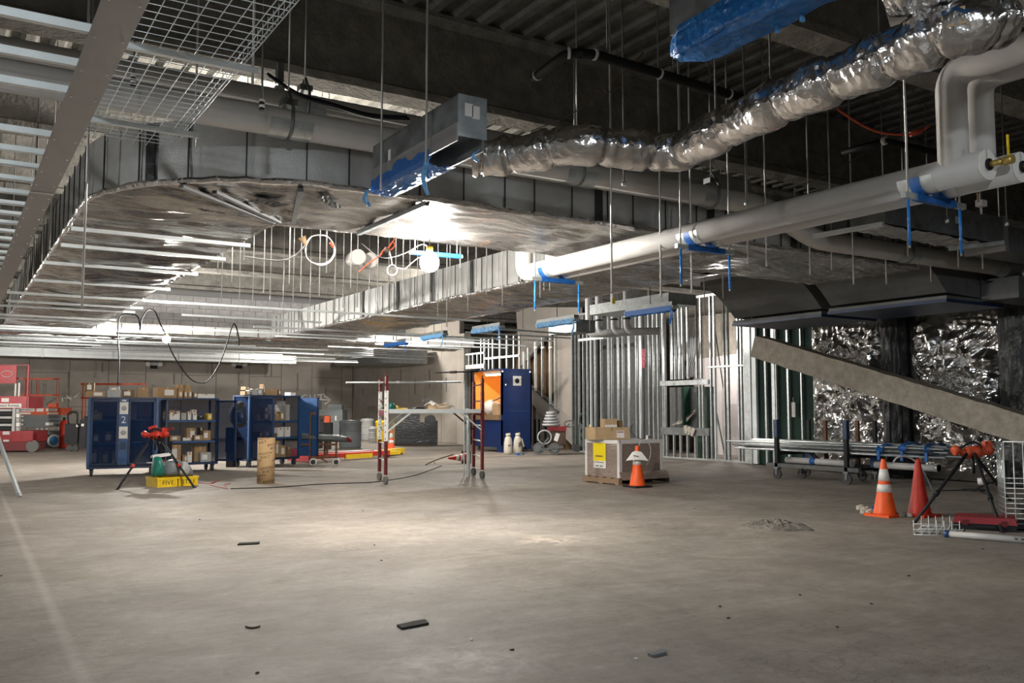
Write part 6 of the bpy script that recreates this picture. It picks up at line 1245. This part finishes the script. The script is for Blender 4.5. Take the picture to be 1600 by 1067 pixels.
a, b_ = G(600, 713.5), G(627, 709.5); o = T('yellow_beam', 'yellow wooden beam on the floor by the banded cone', 'beam', a, world=True); P(MB().bar(a+Vector((0, 0, .12)), b_+Vector((0, 0, .12)), .22, .14), 'timber', 'yellow', o); P(MB().bar(a+Vector((0, 0, .03)), b_+Vector((0, 0, .03)), .1, .05), 'runner', 'wood', o)
# black wrapped pallet
FV = Face(GX(648, 14.6), ang=-.35); o = FV.thing('wrapped_load', 'black shrink-wrapped pallet load against the far wall', 'pallet load', 645)
b = MB(); FV.box(b, 617, 660, 674, 684, 1.0, 0, .08); P(b, 'wrapped_block', 'clear_wrap', o); b = MB(); FV.box(b, 632, 647, 656, 661, .7, .1); P(b, 'wrapped_top', 'clear_wrap', o); b = MB(); FV.box(b, 618, 684, 673, 687, .9, .03, 0); P(b, 'pallet_base', 'wood_dark', o)
b = MB(); FV.wheel(b, 673, 656, 8, .4, .3); P(b, 'wrapped_roll', 'clear_wrap', o); b = MB(); FV.box(b, 668, 657, 684, 684, .7, .15, 0); P(b, 'wrapped_side', 'clear_wrap', o)
# ------------------------------------------------------------------ right foreground
NC = G(1490, 826); o = T('red_case', 'red plastic tool case lying on the floor by the cage', 'tool case', NC, math.radians(-62))
P(MB().bx(0, .62, 0, .42, 0, .07), 'lower_shell', 'black', o); m = MB(); m.box((.31, .21, .105), (.64, .44, .07), taper=.92); P(m, 'lid', 'red_paint', o)
for x in (.12, .5): P(MB().bx(x-.03, x+.03, -.015, 0, .05, .11), 'latch', 'red_dark', o)
P(MB().bx(.2, .42, -.03, 0, .03, .06), 'carry_handle', 'black', o)
a, b_ = G(1476, 839)+Vector((0, 0, .035)), G(1640, 853)+Vector((0, 0, .035)); o = T('floor_pipe', 'grey plastic pipe lying on the floor below the red case', 'pipe', a, world=True); P(MB().cyl(a, b_, .035, n=14), 'pipe_wall', 'pvc_grey', o); P(MB().cyl(a, a.lerp(b_, .05), .038, n=14), 'blue_end', 'cart_blue_light', o)
for k in range(3): c = a.lerp(b_, .7+.06*k); P(MB().box(c+Vector((-.03, -.005, .012)), (.008, .05, .012)), 'pipe_print', 'ink', o)
# wire offcut on the floor
o = T('wire_offcut', 'bent offcut of wire mesh tray lying on the floor', 'wire mesh', G(1455, 832), world=True)
e0, e1, e2 = G(1428, 836), G(1500, 838), G(1440, 822)
for k in range(7):
    t = k/6; a = e0.lerp(e1, t); d = (e2-e0); P(MB().tube([a+Vector((0, 0, .16)), a+Vector((0, 0, .006)), a+d+Vector((0, 0, .006)), a+d+Vector((0, 0, .12))], .0045, 5), 'cross_wire', 'galv_bright', o)
for k in range(4): a = e0+(e2-e0)*k/3; P(MB().cyl(a+Vector((0, 0, .006)), a+(e1-e0)+Vector((0, 0, .006)), .0045, n=5), 'long_wire', 'galv_bright', o)
for z in (.06, .12): P(MB().cyl(e0+Vector((0, 0, z)), e1+Vector((0, 0, z)), .004, n=5), 'long_wire', 'galv_bright', o)
# wire cage cart at the right edge
g0 = G(1573, 829); WC = T('wire_cage', 'wire mesh cage at the picture edge holding bagged scrap', 'cage', g0, world=True); Fc = Face(g0, ang=-.9)
zt = Fc.pt(1567, 690).z
P(MB().box(g0+Fc.d*.6+Fc.n*.22+Vector((0, 0, .05)), (1.25, .48, .05), Fc.ang), 'base_frame', 'black', WC)
for k in range(13):
    a = g0+Fc.d*(.095*k); P(MB().cyl(a+Vector((0, 0, .06)), a+Vector((0, 0, zt)), .006, n=5), 'upright_wire', 'galv_bright', WC)
    if k % 2 == 0: a2 = g0+Fc.n*(.036*k); P(MB().cyl(a2+Vector((0, 0, .06)), a2+Vector((0, 0, zt)), .004, n=5), 'upright_wire', 'galv', WC)
k = 0; z = .08
while z < zt*.62: P(MB().cyl(g0+Vector((0, 0, z)), g0+Fc.d*1.2+Vector((0, 0, z)), .004, n=5), 'cross_wire', 'galv_bright', WC); P(MB().cyl(g0+Vector((0, 0, z)), g0+Fc.n*.44+Vector((0, 0, z)), .004, n=5), 'cross_wire', 'galv', WC); z += .055
P(MB().cyl(g0+Vector((0, 0, zt)), g0+Fc.d*1.2+Vector((0, 0, zt)), .008, n=6), 'top_wire', 'galv_bright', WC)
for i, (x, y, r, m_, lab) in enumerate(((.35, .22, .18, 'clear_wrap', 'clear bag of scrap at the bottom of the wire cage'), (.8, .22, .19, 'black_soft', 'black bag of scrap in the wire cage'), (.4, .22, .12, 'red_dark', 'dark red rag on the bags in the wire cage'))):
    c = g0+Fc.d*x+Fc.n*y+Vector((0, 0, .08 if i < 2 else .44)); o = T('scrap_bag', lab, 'bag', c, world=True); b = MB(); b.lathe([(r*math.sin(math.pi*k/10)+.001, (r if i < 2 else r*.5)*(1-math.cos(math.pi*k/10))*.95) for k in range(11)], c, 18); b.v = [tuple(Vector(v)+(Vector(v)-c-Vector((0, 0, r)))*.25*noise.noise(Vector(v)*9)) for v in b.v]; b.v = [(v[0], v[1], max(v[2], .078)) for v in b.v]; P(b, 'bag_body', m_, o); P(MB().lathe([(.03, 0), (.015, .03), (.03, .06)], c+Vector((0, 0, (2*r if i < 2 else r)-.03)), 8), 'knot', m_, o)
# plaster lumps by the cones
rq = random.Random(5)
def rock(sx, sy, sz, seed, m):
    b = MB(); b.lathe([(math.sin(math.pi*k/6)+.001, -math.cos(math.pi*k/6)) for k in range(7)], (0, 0, 0), 9, sm=False)
    b.v = [((v[0]*(1+.35*noise.noise(Vector(v)*1.7+Vector((seed, 0, 0)))))*sx, v[1]*(1+.35*noise.noise(Vector(v)*1.9+Vector((0, seed, 0))))*sy, max(0, (v[2]*.9+.6)*sz*(1+.3*noise.noise(Vector(v)*2+Vector((0, 0, seed)))))) for v in b.v]; return b
for i, (u, v, s_, m_) in enumerate(((1345, 797, .07, 'sand'), (1352, 801, .08, 'sand'), (1360, 804, .07, 'sand'), (1349, 803, .05, 'sand'), (1366, 805, .06, 'rubble'), (1400, 807, .05, 'rubble'), (1411, 808, .06, 'rubble'), (1420, 808, .05, 'sand'), (1447, 806, .07, 'sand'))):
    o = ONE(rock(s_, s_*.8, s_*.7, i*3.1, m_), 'plaster_lump', m_, '%s lump of plaster rubble at the foot of the two cones' % ORD[i], 'rubble', 'plaster lumps by the cones'); o.location = G(u, v)
p = G(1364, 800); o = ONE(rock(.03, .03, .05, 3, 'tape_blue'), 'blue_scrap', 'tape_blue', 'blue tape scrap against the banded cone', 'scrap'); o.location = p
# rubble patch
b = MB(); c = G(1213, 823)
def mound(a, t):
    an = 2*math.pi*a; r = t; h = .08*max(0, (1-r))**.5*(.6+1.2*abs(noise.noise(Vector((math.cos(an)*r*4, math.sin(an)*r*4, 2)))))
    e = 1+.25*noise.noise(Vector((math.cos(an)*2, math.sin(an)*2, 7))); return (c.x+.30*r*e*math.cos(an), c.y+.42*r*e*math.sin(an), h if t < 1 else 0)
b.grid(mound, 40, 14, sm=False, cu=True); o = link('rubble_patch', b.mesh('rubble_patch', 'rubble')); tag(o, 'low patch of crumbled mortar on the open floor', 'rubble', kind='stuff')
# floor debris
for i, (pts, m_, lab) in enumerate((([(620, 979), (628, 984), (670, 976), (664, 970), (648, 973)], 'ink', 'dark scrap plate flat on the floor before the middle'), ([(371, 852), (405, 850.5), (406, 848), (374, 849.5)], 'ink', 'thin dark plate flat on the floor below the tube'), ([(1012, 1024), (1020, 1027), (1040, 1022), (1036, 1013), (1030, 1019)], 'grey_plastic', 'torn grey scrap on the floor near the bottom edge'))):
    P0 = [G(u, v) for u, v in pts]; o = ONE(MB().prism([p+Vector((0, 0, .001)) for p in P0], (0, 0, .012)), 'floor_scrap', m_, lab, 'scrap', origin=P0[0])
p = [G(u, v)+Vector((0, 0, .006)) for u, v in ((384, 980), (390, 982), (398, 982), (406, 979.5))]; ONE(MB().tube(smooth_path(p, 4), .006, 5), 'wire_scrap', 'wood_dark', 'short curved wire on the bare floor', 'wire', origin=p[0])
rq = random.Random(8)
for i, (u, v) in enumerate(((737, 1000), (1138, 966), (1308, 980), (1362, 944), (1125, 948), (585, 852), (596, 876), (402, 1052), (994, 1030), (2, 900), (1536, 858), (1085, 795), (928, 892), (800, 1016), (312, 812), (567, 798), (1420, 900), (1250, 930))):
    o = ONE(rock(.014, .009, .006, i, 'ink'), 'floor_chip', 'paper' if i in (0, 8, 12) else 'wood_dark', ('small pale chip lying on the open floor' if i in (0, 8, 12) else 'small dark chip lying on the open floor'), 'chip', 'pale chips on the floor' if i in (0, 8, 12) else 'dark chips on the floor'); o.location = G(u, v); o.rotation_euler = (0, 0, rq.uniform(0, 3))
